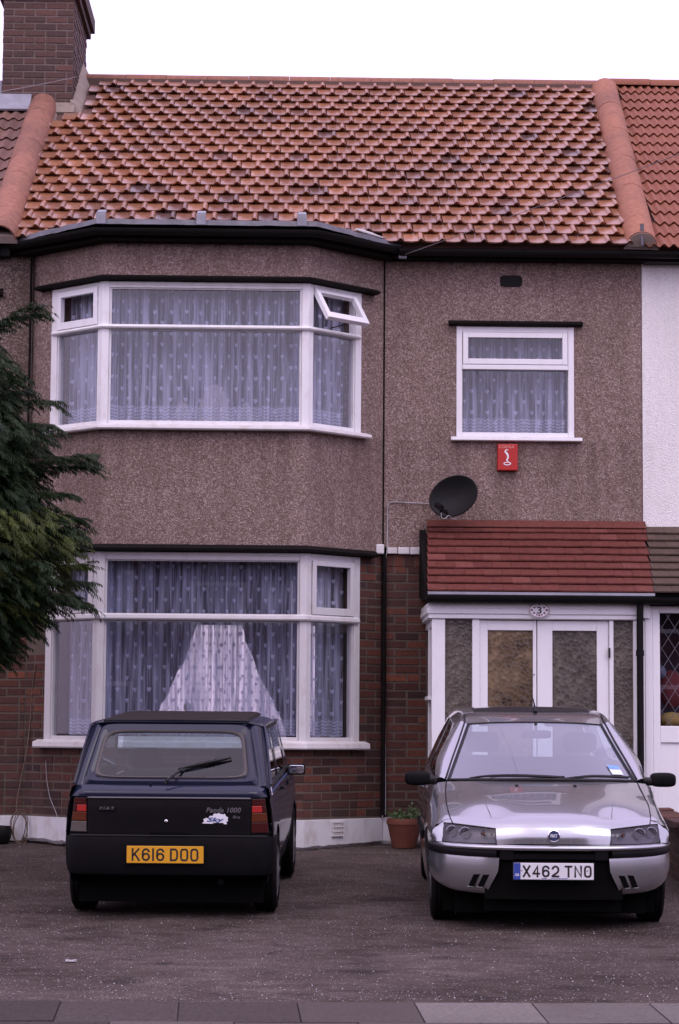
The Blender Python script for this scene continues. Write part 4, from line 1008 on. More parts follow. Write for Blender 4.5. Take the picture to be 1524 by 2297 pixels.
for r in range(NC):
    xa = lerp(3.152, 3.247, r / 8); x = xa + (.08 if r % 2 else .0)
    if r % 2:
        key = ('h', 1)
        if key not in FH: FH[key] = flat_tile(.078, .19, .017, 'shingle_br')
        I('tile', FH[key], npr, PRM @ Matrix.Translation((xa + .001, r * CG - .02, .0105)) @ Matrix.Rotation(R_(-4.2), 4, 'X'))
    for c in range(5):
        I('tile', FTB, npr, PRM @ Matrix.Translation((x + c * .165, r * CG - .02 + rnd.uniform(-.002, .002), .010)) @ Matrix.Rotation(R_(-4.2 + rnd.uniform(-.4, .4)), 4, 'X'))
b = MB(); b.sweep([(3.192, -1.06), (6, -1.06)], [(o_ * .9, z - 3.278) for o_, z in gp + gpo]); b.sweep([(3.192, -1.03), (6, -1.03)], [(.0, 2.205), (.02, 2.205), (.02, 2.275), (0, 2.275)]); B(b, 'gutter', M_['black'], npr, smooth=50)
b = MB()
b.box(3.088, 3.155, PY + .004, PY + .10, .02, 2.19); b.box(3.157, 3.22, PY + .014, PY + .09, .02, 2.19); b.box(3.22, 4.2, PY + .015, PY + .089, 2.13, 2.19)
b.box(3.22, 4.2, PY + .016, PY + .088, 1.0, 1.145); b.box(3.22, 4.2, PY + .017, PY + .088, .02, .285); b.box(4.1, 4.2, PY + .018, PY + .087, .285, 2.13)
np_ = B(b, 'porch_front', M_['white_clean'], nb, bevel=.006)
b = MB(); b.box(3.22, 4.1, PY + .034, PY + .060, .285, 1.0); B(b, 'panel', M_['white_clean'], np_)
b = MB(); b.box(3.22, 4.1, PY + .045, PY + .050, 1.145, 2.13); B(b, 'pane', M_['glass'], np_)
b = MB()
for k in range(-9, 12):
    x = 3.16 + k * .115
    for sgn in (1, -1):
        xa, xb = (x, x + .62) if sgn > 0 else (x + .62, x)
        z0_, z1_ = 1.145, 2.13
        ta, tb = 0.0, 1.0
        lo_, hi_ = 3.22, 4.1
        dx = xb - xa
        if dx > 0: ta = max(ta, (lo_ - xa) / dx); tb = min(tb, (hi_ - xa) / dx)
        else: ta = max(ta, (hi_ - xa) / dx); tb = min(tb, (lo_ - xa) / dx)
        if ta < tb: b.tube([(xa + dx * ta, PY + .041, lerp(z0_, z1_, ta)), (xa + dx * tb, PY + .041, lerp(z0_, z1_, tb))], .0032, 4)
B(b, 'lead_lattice', M_['lead'], np_)
b = MB(); b.box(3.44, 3.56, PY + .004, PY + .016, 1.05, 1.09); B(b, 'letter_plate', M_['lead_pale'], np_)
# coloured clutter inside that porch
M_['cloth_r'] = plain('maroon_cloth', (.16, .03, .035), .9, var=.4, scale=9); M_['cloth_y'] = plain('straw_cloth', (.40, .28, .09), .9, var=.3, scale=12); M_['cloth_b'] = plain('blue_grey_cloth', (.14, .17, .24), .9, var=.3, scale=12)
b = MB(); b.box(3.23, 4.1, -.03, -.01, .0, 2.3); B(b, 'inner_wall', M_['drape'], np_)
def bundle(name, c, r, key, label):
    bb = MB(); rows = []
    for i in range(7):
        a = pi * i / 6 - pi / 2
        rows.append([(c[0] + r[0] * math.cos(a) * math.cos(t) * (1 + .25 * noise.noise((t * 2, i, c[0]))), c[1] + r[1] * math.cos(a) * math.sin(t), c[2] + r[2] * math.sin(a)) for t in [2 * pi * j / 12 for j in range(12)]])
    bb.grid(rows, closed=True); tag(bb.build(name, M_[key], smooth=60), label, name.replace('_', ' '))
bb_ = MB(); bb_.box(3.24, 3.9, PY + .12, PY + .45, 1.08, 1.13); B(bb_, 'shelf', M_['wood'], np_)
bundle('coat', (3.36, -.72, 1.47), (.12, .08, .17), 'cloth_r', 'maroon coat hanging behind the leaded porch glass')
bundle('basket', (3.36, -.74, 1.20), (.13, .09, .07), 'cloth_y', 'straw basket on the shelf behind the leaded porch glass')
bundle('scarf', (3.27, -.74, 1.62), (.045, .05, .06), 'cloth_b', 'blue grey scarf hung behind the leaded porch glass')

# low brick wall between the two drives
lwal = anchor('garden_wall', (3.12, -2.6, -.05), 'low dark brick wall beside the silver hatchback', 'wall')
b = MB(); b.hexa([(3.02, -3.9, -.2), (3.22, -3.9, -.2), (3.26, -1.3, -.1), (3.06, -1.3, -.1), (3.02, -3.9, .30), (3.22, -3.9, .30), (3.26, -1.3, .36), (3.06, -1.3, .36)]); B(b, 'core', M_['mortar'], lwal)
for r in range(6):
    for k in range(12):
        y = -3.92 + k * .225 + (.11 if r % 2 else 0)
        if y > -1.4: continue
        key = ('gw', 1)
        if key not in BM: BM[key] = brick_mesh(.214, .066, .03)
        M = Matrix.Translation((3.045 + (y + 3.9) * .015, y + .214, -.10 + r * .074 + (y + 3.9) * .02)) @ Matrix.Rotation(-pi / 2, 4, 'Z')
        I('brick', BM[key], lwal, M)
for r in range(5):
    key = ('gwe', 1)
    if key not in BM: BM[key] = brick_mesh(.19, .066, .03)
    I('brick', BM[key], lwal, Matrix.Translation((3.026, -3.882, -.09 + r * .076)))
for k in range(9):
    b = MB(); y = -3.9 + k * .29 + rnd.uniform(-.01, .01); hgt = .315 + k * .008 + rnd.uniform(-.01, .012); t = rnd.uniform(-.02, .02)
    b.hexa([(2.99 + t, y, hgt), (3.25 + t, y + .01, hgt), (3.26 + t, y + .26, hgt), (3.0 + t, y + .27, hgt), (2.995 + t, y, hgt + .055), (3.25 + t, y, hgt + .06), (3.26 + t, y + .26, hgt + .065), (3.0 + t, y + .27, hgt + .06)]); B(b, 'coping_brick', M_['brick'], lwal, bevel=.008)

# ------------------------------------------------------------------ left-hand neighbour
nl = anchor('terraced_house', (-5.0, 0, 0), 'neighbouring house beyond the chimney with dull brown tiles', 'house')
b = MB(); strip_wall(b, [(-9.0, -.02), (-2.424, -.02)], 2.73, 5.48); B(b, 'pebbledash_wall', M_['pebble2'], nl)
b = MB(); strip_wall(b, [(-9.0, .014), (-2.39, .014)], -.1, 2.69); nlw = B(b, 'brick_wall', M_['mortar'], nl)
b = MB(); b.box(-9.0, -2.43, .24, 7.5, -.1, 5.4); B(b, 'rear_mass', M_['mortar'], nl)
lay(nlw, Facet((-3.05, .012), (-2.424, .012)), .624, .318, 24, 'brick', w=.020, seed=31, keep=lambda a, b_, z: b_ > .10)
pm = MB()
rows = [[], [], []]
for k in range(31):
    x = -4.0 + k * (1.576 / 30); zl = .075 + .01 * noise.noise((x * 9, 1, 1))
    rows[0].append((x, .02, .30)); rows[1].append((x, -.016, .294)); rows[2].append((x, -.014, zl))
pm.grid(rows); B(pm, 'plinth', M_['plinth'], nl)
rf = MB(); rf.hexa([roof_pt(-9, .1, -.09), roof_pt(-2.46, .1, -.09), roof_pt(-2.46, SL, -.09), roof_pt(-9, SL, -.09), roof_pt(-9, .1, -.045), roof_pt(-2.46, .1, -.045), roof_pt(-2.46, SL, -.045), roof_pt(-9, SL, -.045)])
rf.hexa([(-9, yr, zr - .1), (-2.46, yr, zr - .1), (-2.46, 7.6, 5.45), (-9, 7.6, 5.45), (-9, yr, zr - .04), (-2.46, yr, zr - .04), (-2.46, 7.6, 5.52), (-9, 7.6, 5.52)])
lroof = B(rf, 'roof', M_['tile_br'], nl)
dr_ = [(u / 14, .010 + .016 * max(0, math.cos(2 * pi * (u / 7))) ** .7 if False else .008 + .014 * math.cos(2 * pi * u / 7), .007 + .012 * math.cos(2 * pi * u / 7)) for u in range(15)]
LTM = tile_mesh('tile', .225, .40, dr_, M_['tile_br'], lip=.022, nose=0.0)
for r in range(13):
    for c in range(5):
        x = -3.66 + .225 * c
        if x > -2.83 or .32 * r > 3.75: continue
        I('tile', LTM, lroof, RM @ Matrix.Translation((x, .32 * r, -.004)) @ Matrix.Rotation(R_(-3.2 + rnd.uniform(-.4, .4)), 4, 'X') @ Matrix.Rotation(R_(rnd.uniform(-.5, .5)), 4, 'Z'))
b = MB(); b.hexa([(-3.5, 2.86, 7.63), (-2.84, 2.86, 7.63), (-2.84, 3.01, 7.74), (-3.5, 3.01, 7.74), (-3.5, 2.84, 7.65), (-2.84, 2.84, 7.65), (-2.84, 3.0, 7.86), (-3.5, 3.0, 7.86)]); B(b, 'lead_apron', M_['lead_pale'], lroof, bevel=.006)
b = MB(); b.box(-3.6, -3.165, 3.02, 3.5, 7.7, 8.0); B(b, 'lead_saddle', M_['lead_pale'], lroof)
b = MB(); b.sweep([(-9, -.16), (-2.63, -.16)], [(0, 5.42), (0, 5.54), (-.3, 5.54), (-.2, 5.42)]); b.sweep([(-9, -.17), (-2.72, -.17)], [(o_, z - .035) for o_, z in gp + gpo]); B(b, 'gutter', M_['black'], nl, smooth=50)
b = MB(); b.tube([(-2.44, -.05, 5.42), (-2.44, -.05, 2.78)], .012, 6); B(b, 'joint_strip', M_['blackwood'], nl)
b = MB(); b.sweep([(-3.6, -.02), (-2.80, -.02), (-2.70, -.02)], [(0, 5.06), (.08, 5.065), (.085, 5.09), (.0, 5.14)]); B(b, 'drip_moulding', M_['blackwood'], nl)

# ------------------------------------------------------------------ cars
M_['silver'] = flake('silver_metallic_paint', (.385, .40, .415), .85, .24)
M_['navy'] = NT('dark_navy_paint').done((.005, .008, .024), .4, 0, None, .6, .15, coat_rough=.05)
M_['carplastic'] = plain('charcoal_bumper_plastic', (.007, .0065, .0075), .5, var=.25, scale=15, bump=.1, bscale=300, spec=.05)
M_['trimblack'] = plain('satin_black_trim', (.007, .007, .0075), .4, var=.2, scale=10, spec=.25)
M_['rubber'] = plain('tyre_rubber', (.006, .0055, .0055), .9, var=.3, scale=20, spec=.08)
M_['under'] = plain('dark_underbody', (.004, .004, .004), .95, var=.2, spec=.03)
M_['rim'] = plain('grey_wheel_trim', (.23, .23, .24), .4, .5, var=.2)
M_['carglass'] = glass('tinted_windscreen_glass', (.72, .80, .84), 2.4, .20, (.36, .41, .52)); M_['rearglass'] = glass('tinted_rear_glass', (.48, .60, .68), 1.1, .006, (.30, .34, .42))  # windscreen film paints in the milky sky reflection
M_['sideglass'] = glass('tinted_side_glass', (.6, .66, .66), 1.5)
M_['lens'] = glass('clear_lamp_lens', (.80, .80, .84), 1.1)
M_['chrome'] = plain('chrome', (.75, .75, .77), .08, 1.0, var=.02)
M_['reflector'] = plain('lamp_reflector', (.26, .26, .29), .25, .85, var=.1)
M_['lamp_house'] = plain('lamp_housing', (.085, .08, .09), .35, .4, var=.15)
M_['amber'] = plain('amber_lens', (.085, .019, .005), .25, var=.1, spec=.25); M_['redlens'] = plain('dark_red_lens', (.042, .005, .004), .22, var=.15, spec=.25); M_['pin'] = plain('blue_pinstripe', (.04, .07, .20), .5)
M_['redbright'] = plain('bright_red_reflector', (.32, .012, .008), .25, var=.1); M_['greylens'] = plain('grey_reverse_lens', (.085, .072, .064), .25, var=.25, scale=60)
M_['plate_y'] = plain('yellow_plate', (.62, .30, .012), .45, var=.06, scale=40); M_['plate_w'] = plain('white_plate', (.66, .66, .68), .45, var=.05, scale=40)
M_['plate_ink'] = plain('black_plate_ink', (.012, .012, .012), .5, var=.1); M_['blue'] = plain('blue_band', (.03, .06, .30), .45, var=.1)
M_['badge_blue'] = plain('badge_blue', (.03, .045, .12), .3, var=.1); M_['badge_grey'] = plain('dull_grey_badge', (.12, .115, .12), .5, .3, var=.1)
M_['plate_screw'] = plain('yellow_screw_cap', (.42, .24, .05), .5)
M_['seat'] = plain('dark_grey_seat_cloth', (.035, .036, .040), .9, var=.3, scale=20, spec=.1)
M_['softtop'] = plain('faded_black_canvas', (.026, .021, .020), .9, var=.3, scale=14, bump=.3, bscale=200, spec=.1)
M_['seal'] = plain('weathered_window_rubber', (.06, .052, .050), .6, var=.3, scale=20)
M_['mirrorglass'] = plain('mirror_glass', (.62, .66, .68), .06, 1.0, var=.02)
M_['sticker'] = plain('white_sticker', (.68, .69, .74), .5, var=.08); M_['sky_blue'] = plain('pale_blue_print', (.16, .32, .62), .5, var=.15)
M_['blueink'] = plain('blue_sticker_ink', (.02, .05, .20), .5)
pit = math.atan(.045)

def car_root(name, loc, yaw_, label):
    e = empty(name, loc, (pit, 0, yaw_)); tag(e, label, 'car', None); return e
def wheel(car, x, y, r, w, side, label=None):
    b = MB(); k = side
    prof = [(r * .64, -w / 2 + .012), (r * .80, -w / 2), (r * .93, -w / 2 + .006), (r * .985, -w / 2 + .022), (r, -w / 2 + .04), (r, w / 2 - .04), (r * .985, w / 2 - .022), (r * .93, w / 2 - .006), (r * .80, w / 2), (r * .64, w / 2 - .012)]
    tfm = lambda a, c, h: (x + h * k, y + a, r + c)
    b.lathe(prof, 36, tf=tfm)
    for j in range(-2, 3):   # tread grooves as raised ribs
        b.lathe([(r + .001, j * w * .16 - w * .055), (r + .005, j * w * .16 - w * .045), (r + .005, j * w * .16 + w * .045), (r + .001, j * w * .16 + w * .055)], 36, tf=tfm, cap=False)
    wh = b.build('wheel', M_['rubber'], car, smooth=40)
    b = MB(); b.lathe([(r * .66, w / 2 - .03), (r * .64, w / 2 - .008), (r * .58, w / 2 - .014), (r * .30, w / 2 - .004), (r * .10, w / 2 + .004)], 28, tf=tfm)
    for j in range(8):
        a = 2 * pi * j / 8; c = [(r * .28, a - .16), (r * .56, a - .10), (r * .56, a + .10), (r * .28, a + .16)]
        b.poly([tfm(q * math.cos(t), q * math.sin(t), w / 2 + .002) for q, t in c])
    b.build('rim', M_['rim'], wh, smooth=40)
    return wh
def rounded(b, x0, x1, y0, y1, z0, z1, e=.35, m=0, n=10):
    rows = []
    cx, cy, cz = (x0 + x1) / 2, (y0 + y1) / 2, (z0 + z1) / 2
    sg = lambda v: math.copysign(abs(v) ** e, v)
    for i in range(n + 1):
        a = -pi / 2 + pi * i / n
        rows.append([(cx + (x1 - x0) / 2 * sg(math.cos(a)) * sg(math.cos(t)), cy + (y1 - y0) / 2 * sg(math.cos(a)) * sg(math.sin(t)), cz + (z1 - z0) / 2 * sg(math.sin(a))) for t in [2 * pi * j / 20 for j in range(20)]])
    b.grid(rows, m, closed=True)
def seats(car, ys, zs, xs, top, fwd=1, head=True):
    for x in xs:
        b = MB(); rounded(b, x - .24, x + .24, ys - .24, ys + .26, zs, zs + .16); s = b.build('seat', M_['seat'], car, smooth=60)
        b = MB(); rounded(b, x - .23, x + .23, ys + .22 * -fwd - .07, ys + .22 * -fwd + .07, zs + .10, top - .17); b.build('backrest', M_['seat'], s, smooth=60)
        if head:
            b = MB(); rounded(b, x - .125, x + .125, ys + .24 * -fwd - .045, ys + .24 * -fwd + .045, top - .15, top, .5); b.build('headrest', M_['seat'], s, smooth=60)
def arc(cx, cy, rx, ry, a0, a1, n=7): return [(cx + rx * math.cos(R_(a0 + (a1 - a0) * k / n)), cy + ry * math.sin(R_(a0 + (a1 - a0) * k / n))) for k in range(n + 1)]
_oval = arc(.70, .70, .30, .30, 0, 90) + arc(.30, .70, .30, .30, 90, 180) + arc(.30, .30, .30, .30, 180, 270) + arc(.70, .30, .30, .30, 270, 360) + [(1, .70)]
GL = {'O': [_oval], 'K': [[(0, 0), (0, 1)], [(.08, .42), (.95, 1)], [(.34, .58), (1, 0)]], '1': [[(.5, 0), (.5, 1)]],
      '6': [arc(.5, .70, .5, .30, 20, 90) + arc(.5, .70, .5, .30, 90, 180) + [(0, .30)] + arc(.5, .29, .5, .29, 180, 360, 12) + arc(.5, .30, .5, .29, 0, 170, 10)],
      'D': [[(0, 0), (0, 1), (.60, 1)] + arc(.60, .62, .40, .38, 90, 0) + arc(.60, .38, .40, .38, 0, -90) + [(0, 0)]], 'X': [[(0, 0), (1, 1)], [(0, 1), (1, 0)]],
      '4': [[(.72, 0), (.72, 1), (0, .27), (1, .27)]], '2': [arc(.5, .68, .5, .32, 160, 0, 9) + arc(.3, .68, .7, .42, 0, -50, 4) + [(0, .06), (0, 0), (1, 0)]],
      'T': [[(0, 1), (1, 1)], [(.5, 0), (.5, 1)]], 'N': [[(0, 0), (0, 1), (1, 0), (1, 1)]]}
def strokes(name, txt, w, h, parent, cx, y=-.0047, st=.0125):
    cell, gap = 50, 12; x = 0; items = []
    for c in txt:
        if c == ' ': x += 22; continue
        cw = 14 if c == '1' else cell
        items.append((c, x, cw)); x += cw + gap
    tot = x - gap; k = w / tot; b = MB(); hs = st / 2
    for c, x, cw in items:
        for ln in GL[c]:
            x0, x1, z0, z1 = x * k + hs, (x + cw) * k - hs, hs, h - hs
            P = [Vector((lerp(x0, x1, p[0]) if cw > 20 else (x + cw / 2) * k, lerp(z0, z1, p[1]))) for p in ln]; lf, rt = [], []
            closed = (P[0] - P[-1]).length < 1e-5
            for i, p in enumerate(P):
                ta = (p - P[i - 1]) if i > 0 else ((P[0] - P[-2]) if closed else None); tb = (P[i + 1] - p) if i < len(P) - 1 else ((P[1] - P[0]) if closed else None)
                ds = [t.normalized() for t in (ta, tb) if t is not None and t.length > 1e-7]
                nn = sum([Vector((-d.y, d.x)) for d in ds], Vector((0, 0))).normalized(); m_ = min(1.9, 1 / max(.3, nn.dot(Vector((-ds[0].y, ds[0].x)))))
                e = Vector((0, 0))
                if not closed and i == 0: e = -ds[0] * hs
                if not closed and i == len(P) - 1: e = ds[-1] * hs
                q = p + e; lf.append((cx - w / 2 + q.x + nn.x * hs * m_, y, q.y - h / 2 + nn.y * hs * m_)); rt.append((cx - w / 2 + q.x - nn.x * hs * m_, y, q.y - h / 2 - nn.y * hs * m_))
            b.grid([lf, rt])
    return b.build(name, M_['plate_ink'], parent)
def plate(car, loc, w, h, key, txt, tw, th, face, rot, band=None, cx=0):
    b = MB(); b.box(-w / 2, w / 2, -.004, .004, -h / 2, h / 2); p = b.build('number_plate', M_[key], car, bevel=.003); p.location = loc; p.rotation_euler = rot
    b = MB(); b.box(-w / 2 - .006, w / 2 + .006, .004, .010, -h / 2 - .006, h / 2 + .006); b.build('plate_backing', M_['trimblack'], p)
    strokes('lettering', txt, tw, th, p, cx)
    return p

def sides(name, fn, mt, parent, **kw):
    """the right-hand piece from fn and its left-hand twin as two parts"""
    o = None
    for s_ in (1, -1):
        b = MB(); fn(b)
        if s_ < 0: b.v = [(-p[0], p[1], p[2]) for p in b.v]; b.f = [f[::-1] for f in b.f]
        o = b.build(name, mt, parent, **kw)
    return o

# ================= silver hatchback, nose to the street
PU = car_root('hatchback', (1.7035, -5.98, -.2051 - .003), R_(-1.9), 'silver hatchback parked nose outward in front of the white porch')
shut = [(.265, (.645, .680)), (.38, (.665, .728)), (.58, (.675, .785)), (.86, (.672, .840)), (1.06, (.660, .900))]
b = MB()
patch(b, [[(0, .066, .670), (.2, .071, .669), (.372, .122, .664), (.52, .2, .672), (.645, .265, .680)],
          [(0, .108, .711), (.2, .113, .710), (.374, .165, .703), (.525, .25, .704), (.655, .32, .707)],
          [(0, .195, .751), (.2, .200, .750), (.375, .24, .731), (.53, .30, .728), (.665, .38, .728)],
          [(0, .45, .822), (.2, .455, .820), (.40, .48, .812), (.55, .52, .800), (.675, .58, .785)],
          [(0, .72, .880), (.2, .73, .878), (.41, .75, .868), (.56, .80, .856), (.672, .86, .840)],
          [(0, .935, .918), (.2, .945, .917), (.41, .97, .912), (.56, 1.01, .906), (.66, 1.06, .900)]], (5, 4))
patch(b, [[(0, .038, .570), (.2, .043, .570), (.368, .080, .566)], [(0, .044, .622), (.2, .049, .622), (.370, .092, .618)], [(0, .066, .670), (.2, .071, .669), (.372, .122, .664)]], (4, 4))
bon = b.build('bonnet', M_['silver'], PU, smooth=60)
import bmesh
bm_ = bmesh.new(); bm_.from_mesh(bon.data); bmesh.ops.remove_doubles(bm_, verts=bm_.verts, dist=.003); bm_.to_mesh(bon.data); bm_.free()
for x in (-.19, .205):
    k = MB(); k.lathe([(.012, 0), (.012, .008), (.006, .012)], 10, tf=lambda a, c, h, x=x: (x + a, .80 + c, .8905 + h)); k.build('washer_jet', M_['trimblack'], bon)
# creases along the bonnet
for s_ in (1, -1):
    k = MB(); k.tube([(s_ * .385, .16, .694), (s_ * .40, .28, .751), (s_ * .43, .50, .8165)], [.0035, .003, .001], 6); k.build('bonnet_crease', M_['silver'], bon, smooth=60)
# badge
bd = MB(); bd.lathe([(.040, -.004), (.040, .006), (.034, .010), (.031, .006)], 28, tf=lambda x, y, z: (x - .002, .034 - z, .626 + y)); bg = bd.build('badge', M_['chrome'], PU, smooth=40)
bd = MB(); bd.lathe([(.031, .006), (.028, .009)], 28, tf=lambda x, y, z: (x - .002, .034 - z, .626 + y)); bd.build('badge_face', M_['badge_blue'], bg)
text('lettering', 'FIAT', M_['print'], bg, (-.002, .0240, .626), .044, .022, bold=.03)

def shape(z): return interp(z, [(.18, .952), (.30, .972), (.45, .992), (.58, 1.0), (.68, .975), (.80, .930), (.92, .895)])
def wid(y): return interp(y, [(.27, .775), (.45, .797), (.8, .810), (1.8, .822), (3.0, .812), (3.4, .775), (3.62, .68)])
AF, ARr, AR_ = .74, 3.20, .335
def arch(y):
    z = .20
    for c in (AF, ARr):
        if abs(y - c) < AR_: z = max(z, .285 + math.sqrt(AR_ ** 2 - (y - c) ** 2))
    return z
def side_panel(name, ys, front=False):
    b = MB(); rows = []
    for y in ys:
        r = []
        zb = arch(y)
        if front and y < .42: zb = max(zb, .557)
        if y <= 1.061:
            xs, zs_ = interp(y, shut); W_ = wid(y)
            r += [(xs, y, zs_), (lerp(xs, W_ * .93, .55), y, zs_ - .006), (W_ * .925, y, zs_ - .030), (W_ * .965, y, lerp(zs_ - .03, .66, .6)), (W_ * .995, y, min(.635, zs_ - .04))]
            z1 = min(.60, zs_ - .06)
        else:
            W_ = wid(y); zw = lerp(.905, .955, (y - 1.06) / 2.4)
            r += [(W_ * .895, y, zw), (W_ * .915, y, zw - .03), (W_ * .94, y, zw - .10), (W_ * .97, y, .72), (W_ * 1.0, y, .635)]; z1 = .60
        z1 = max(z1, zb + .002)
        for k in range(6):
            z = lerp(z1, zb, k / 5); r.append((W_ * shape(z), y, z))
        r.append((W_ * shape(zb) - .05, y, zb + .004))
        rows.append(r)
    return sides(name, lambda b: b.grid(rows), M_['silver'], PU, smooth=40)
side_panel('front_wing', [.33, .35, .38, .40, .42] + [.44 + i * .03 for i in range(21)] + [1.06], True)
def seq(a, c, n): return [lerp(a, c, i / n) for i in range(n + 1)]
def wing_nose(b):
    patch(b, [[(.710, .258, .564), (.745, .285, .562), (.776, .332, .559)], [(.709, .285, .634), (.745, .305, .632), (.776, .332, .633)], [(.699, .314, .684), (.712, .322, .680), (.7235, .332, .676)]], (3, 3), None)
    b.poly([(.643, .264, .681), (.699, .316, .684), (.7235, .332, .676), (.695, .332, .700), (.654, .332, .706)])
sides('wing_nose', wing_nose, M_['silver'], PU, smooth=60)
sides('shut_line', lambda b: b.tube([(x, y - .001, z + .001) for y, (x, z) in shut], .0042, 6), M_['trimblack'], PU, smooth=60)
dsd = side_panel('door', seq(1.068, 2.36, 16))
side_panel('rear_quarter', seq(2.366, 3.64, 44))
for s_ in (1, -1):
    k = MB(); k.tube([(s_ * .792, 2.12, .80), (s_ * .806, 2.15, .802), (s_ * .80, 2.26, .804)], .013, 8); k.build('door_handle', M_['silver'], dsd, smooth=60)
    k = MB(); k.box(min(s_ * .812, s_ * .832), max(s_ * .812, s_ * .832), 1.12, 2.30, .50, .56); k.build('rub_strip', M_['carplastic'], dsd, bevel=.006)
# windscreen, pillars, roof
ws = [[(0, .935, .925), (.25, .955, .922), (.45, 1.01, .917), (.640, 1.10, .908)], [(0, 1.17, 1.048), (.24, 1.185, 1.044), (.42, 1.235, 1.036), (.585, 1.315, 1.024)],
      [(0, 1.41, 1.172), (.235, 1.425, 1.168), (.395, 1.465, 1.158), (.53, 1.525, 1.143)], [(0, 1.65, 1.287), (.23, 1.66, 1.284), (.37, 1.685, 1.277), (.474, 1.72, 1.268)]]
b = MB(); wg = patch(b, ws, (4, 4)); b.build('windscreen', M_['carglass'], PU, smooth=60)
b = MB(); edge = [Vector(r[-1]) for r in ws]; ec = cr(edge, 5)
for s_ in (1, -1): b.tube([(s_ * (p.x + .004), p.y, p.z + .004) for p in ec], .010, 8)
top = cr([Vector((-p[0], p[1], p[2])) for p in ws[3][:0:-1]] + [Vector(p) for p in ws[3]], 4); b.tube([(p.x, p.y, p.z + .002) for p in top], .006, 6)
low = cr([Vector((-p[0], p[1], p[2])) for p in ws[0][:0:-1]] + [Vector(p) for p in ws[0]], 4); b.tube([(p.x, p.y - .012, p.z + .002) for p in low], .011, 6)
b.build('screen_seal', M_['trimblack'], PU, smooth=60)
b = MB(); patch(b, [[(0, .94, .914), (.4, .985, .908), (.65, 1.085, .902)], [(0, 1.02, .912), (.4, 1.06, .906), (.64, 1.13, .902)]], (2, 4)); b.build('scuttle', M_['trimblack'], PU)
sides('screen_pillar', lambda b: patch(b, [[(.646, 1.10, .907), (.70, 1.14, .925), (.735, 1.20, .905)], [(.592, 1.315, 1.024), (.658, 1.335, 1.048), (.715, 1.40, 1.035)], [(.537, 1.525, 1.143), (.602, 1.545, 1.168), (.645, 1.62, 1.160)], [(.481, 1.72, 1.268), (.535, 1.745, 1.292), (.575, 1.84, 1.258)]], (4, 4), None), M_['silver'], PU, smooth=50)
for s_ in (1,): sides('drip_strip', lambda b: b.tube([(x, y, z) for x, y, z in ((.662, 1.115, .922), (.610, 1.325, 1.043), (.555, 1.535, 1.163), (.503, 1.735, 1.288), (.498, 1.90, 1.330))], .007, 6), M_['trimblack'], PU, smooth=60)
b = MB()
patch(b, [[(0, 1.655, 1.291), (.23, 1.665, 1.288), (.37, 1.69, 1.281), (.476, 1.725, 1.272), (.535, 1.745, 1.292), (.575, 1.84, 1.258)],
          [(0, 1.9, 1.340), (.23, 1.9, 1.338), (.37, 1.905, 1.334), (.476, 1.92, 1.327), (.532, 1.96, 1.318), (.580, 2.02, 1.275)],
          [(0, 2.3, 1.372), (.23, 2.3, 1.370), (.37, 2.3, 1.364), (.476, 2.3, 1.354), (.532, 2.3, 1.338), (.584, 2.3, 1.288)],
          [(0, 3.0, 1.358), (.23, 3.0, 1.356), (.37, 3.0, 1.350), (.47, 3.0, 1.340), (.525, 3.0, 1.322), (.578, 3.0, 1.272)],
          [(0, 3.46, 1.300), (.23, 3.455, 1.298), (.37, 3.445, 1.290), (.46, 3.43, 1.278), (.515, 3.40, 1.258), (.562, 3.36, 1.205)]], (5, 4))
b.build('roof', M_['silver'], PU, smooth=40)
# sunroof: raised glass deflector across the roof front
b = MB(); fr_ = []; bk = []; un = []
for k in range(17):
    t = -1 + k / 8; x = .425 * t
    fr_.append((x, 1.99 + .03 * t * t, 1.357 - .012 * t * t)); bk.append((x, 2.22, 1.382 - .016 * t * t)); un.append((x, 2.22, 1.372 - .014 * t * t))
b.grid([fr_, bk]); b.grid([[(x, y - .004, z - .016) for x, y, z in fr_], fr_]); b.grid([bk, un]); b.grid([un, [(x, y - .004, z - .016) for x, y, z in fr_]])
b.build('sunroof', M_['trimblack'], PU, smooth=50)
b = MB(); b.tube([(.02, 1.93, 1.352), (.02, 1.95, 1.372), (.018, 1.99, 1.400), (.01, 2.06, 1.46)], [.016, .011, .006, .003], 8); b.build('aerial', M_['trimblack'], PU, smooth=60)
# side glass and pillars
sides('side_window', lambda b: patch(b, [[(.728, 1.22, .902), (.738, 1.7, .918), (.738, 2.30, .932)], [(.690, 1.46, 1.06), (.668, 1.8, 1.10), (.662, 2.30, 1.11)], [(.612, 1.72, 1.215), (.588, 1.95, 1.262), (.588, 2.30, 1.278)]], (3, 3), None), M_['sideglass'], PU, smooth=60)
sides('rear_side_window', lambda b: patch(b, [[(.738, 2.40, .934), (.735, 3.0, .945), (.70, 3.32, .95)], [(.662, 2.40, 1.11), (.66, 3.0, 1.11), (.635, 3.28, 1.10)], [(.588, 2.40, 1.278), (.582, 3.0, 1.268), (.572, 3.24, 1.235)]], (3, 3), None), M_['sideglass'], PU, smooth=60)
sides('door_pillar', lambda b: patch(b, [[(.742, 2.29, .93), (.742, 2.41, .932)], [(.666, 2.29, 1.11), (.666, 2.41, 1.11)], [(.590, 2.29, 1.28), (.590, 2.41, 1.28)]], (3, 1), None), M_['trimblack'], PU, smooth=60)
sides('rear_pillar', lambda b: patch(b, [[(.702, 3.31, .948), (.66, 3.52, .94), (.60, 3.68, .93)], [(.637, 3.27, 1.10), (.60, 3.42, 1.10), (.545, 3.58, 1.09)], [(.574, 3.22, 1.235), (.545, 3.34, 1.235), (.49, 3.47, 1.265)]], (3, 3), None), M_['silver'], PU, smooth=60)
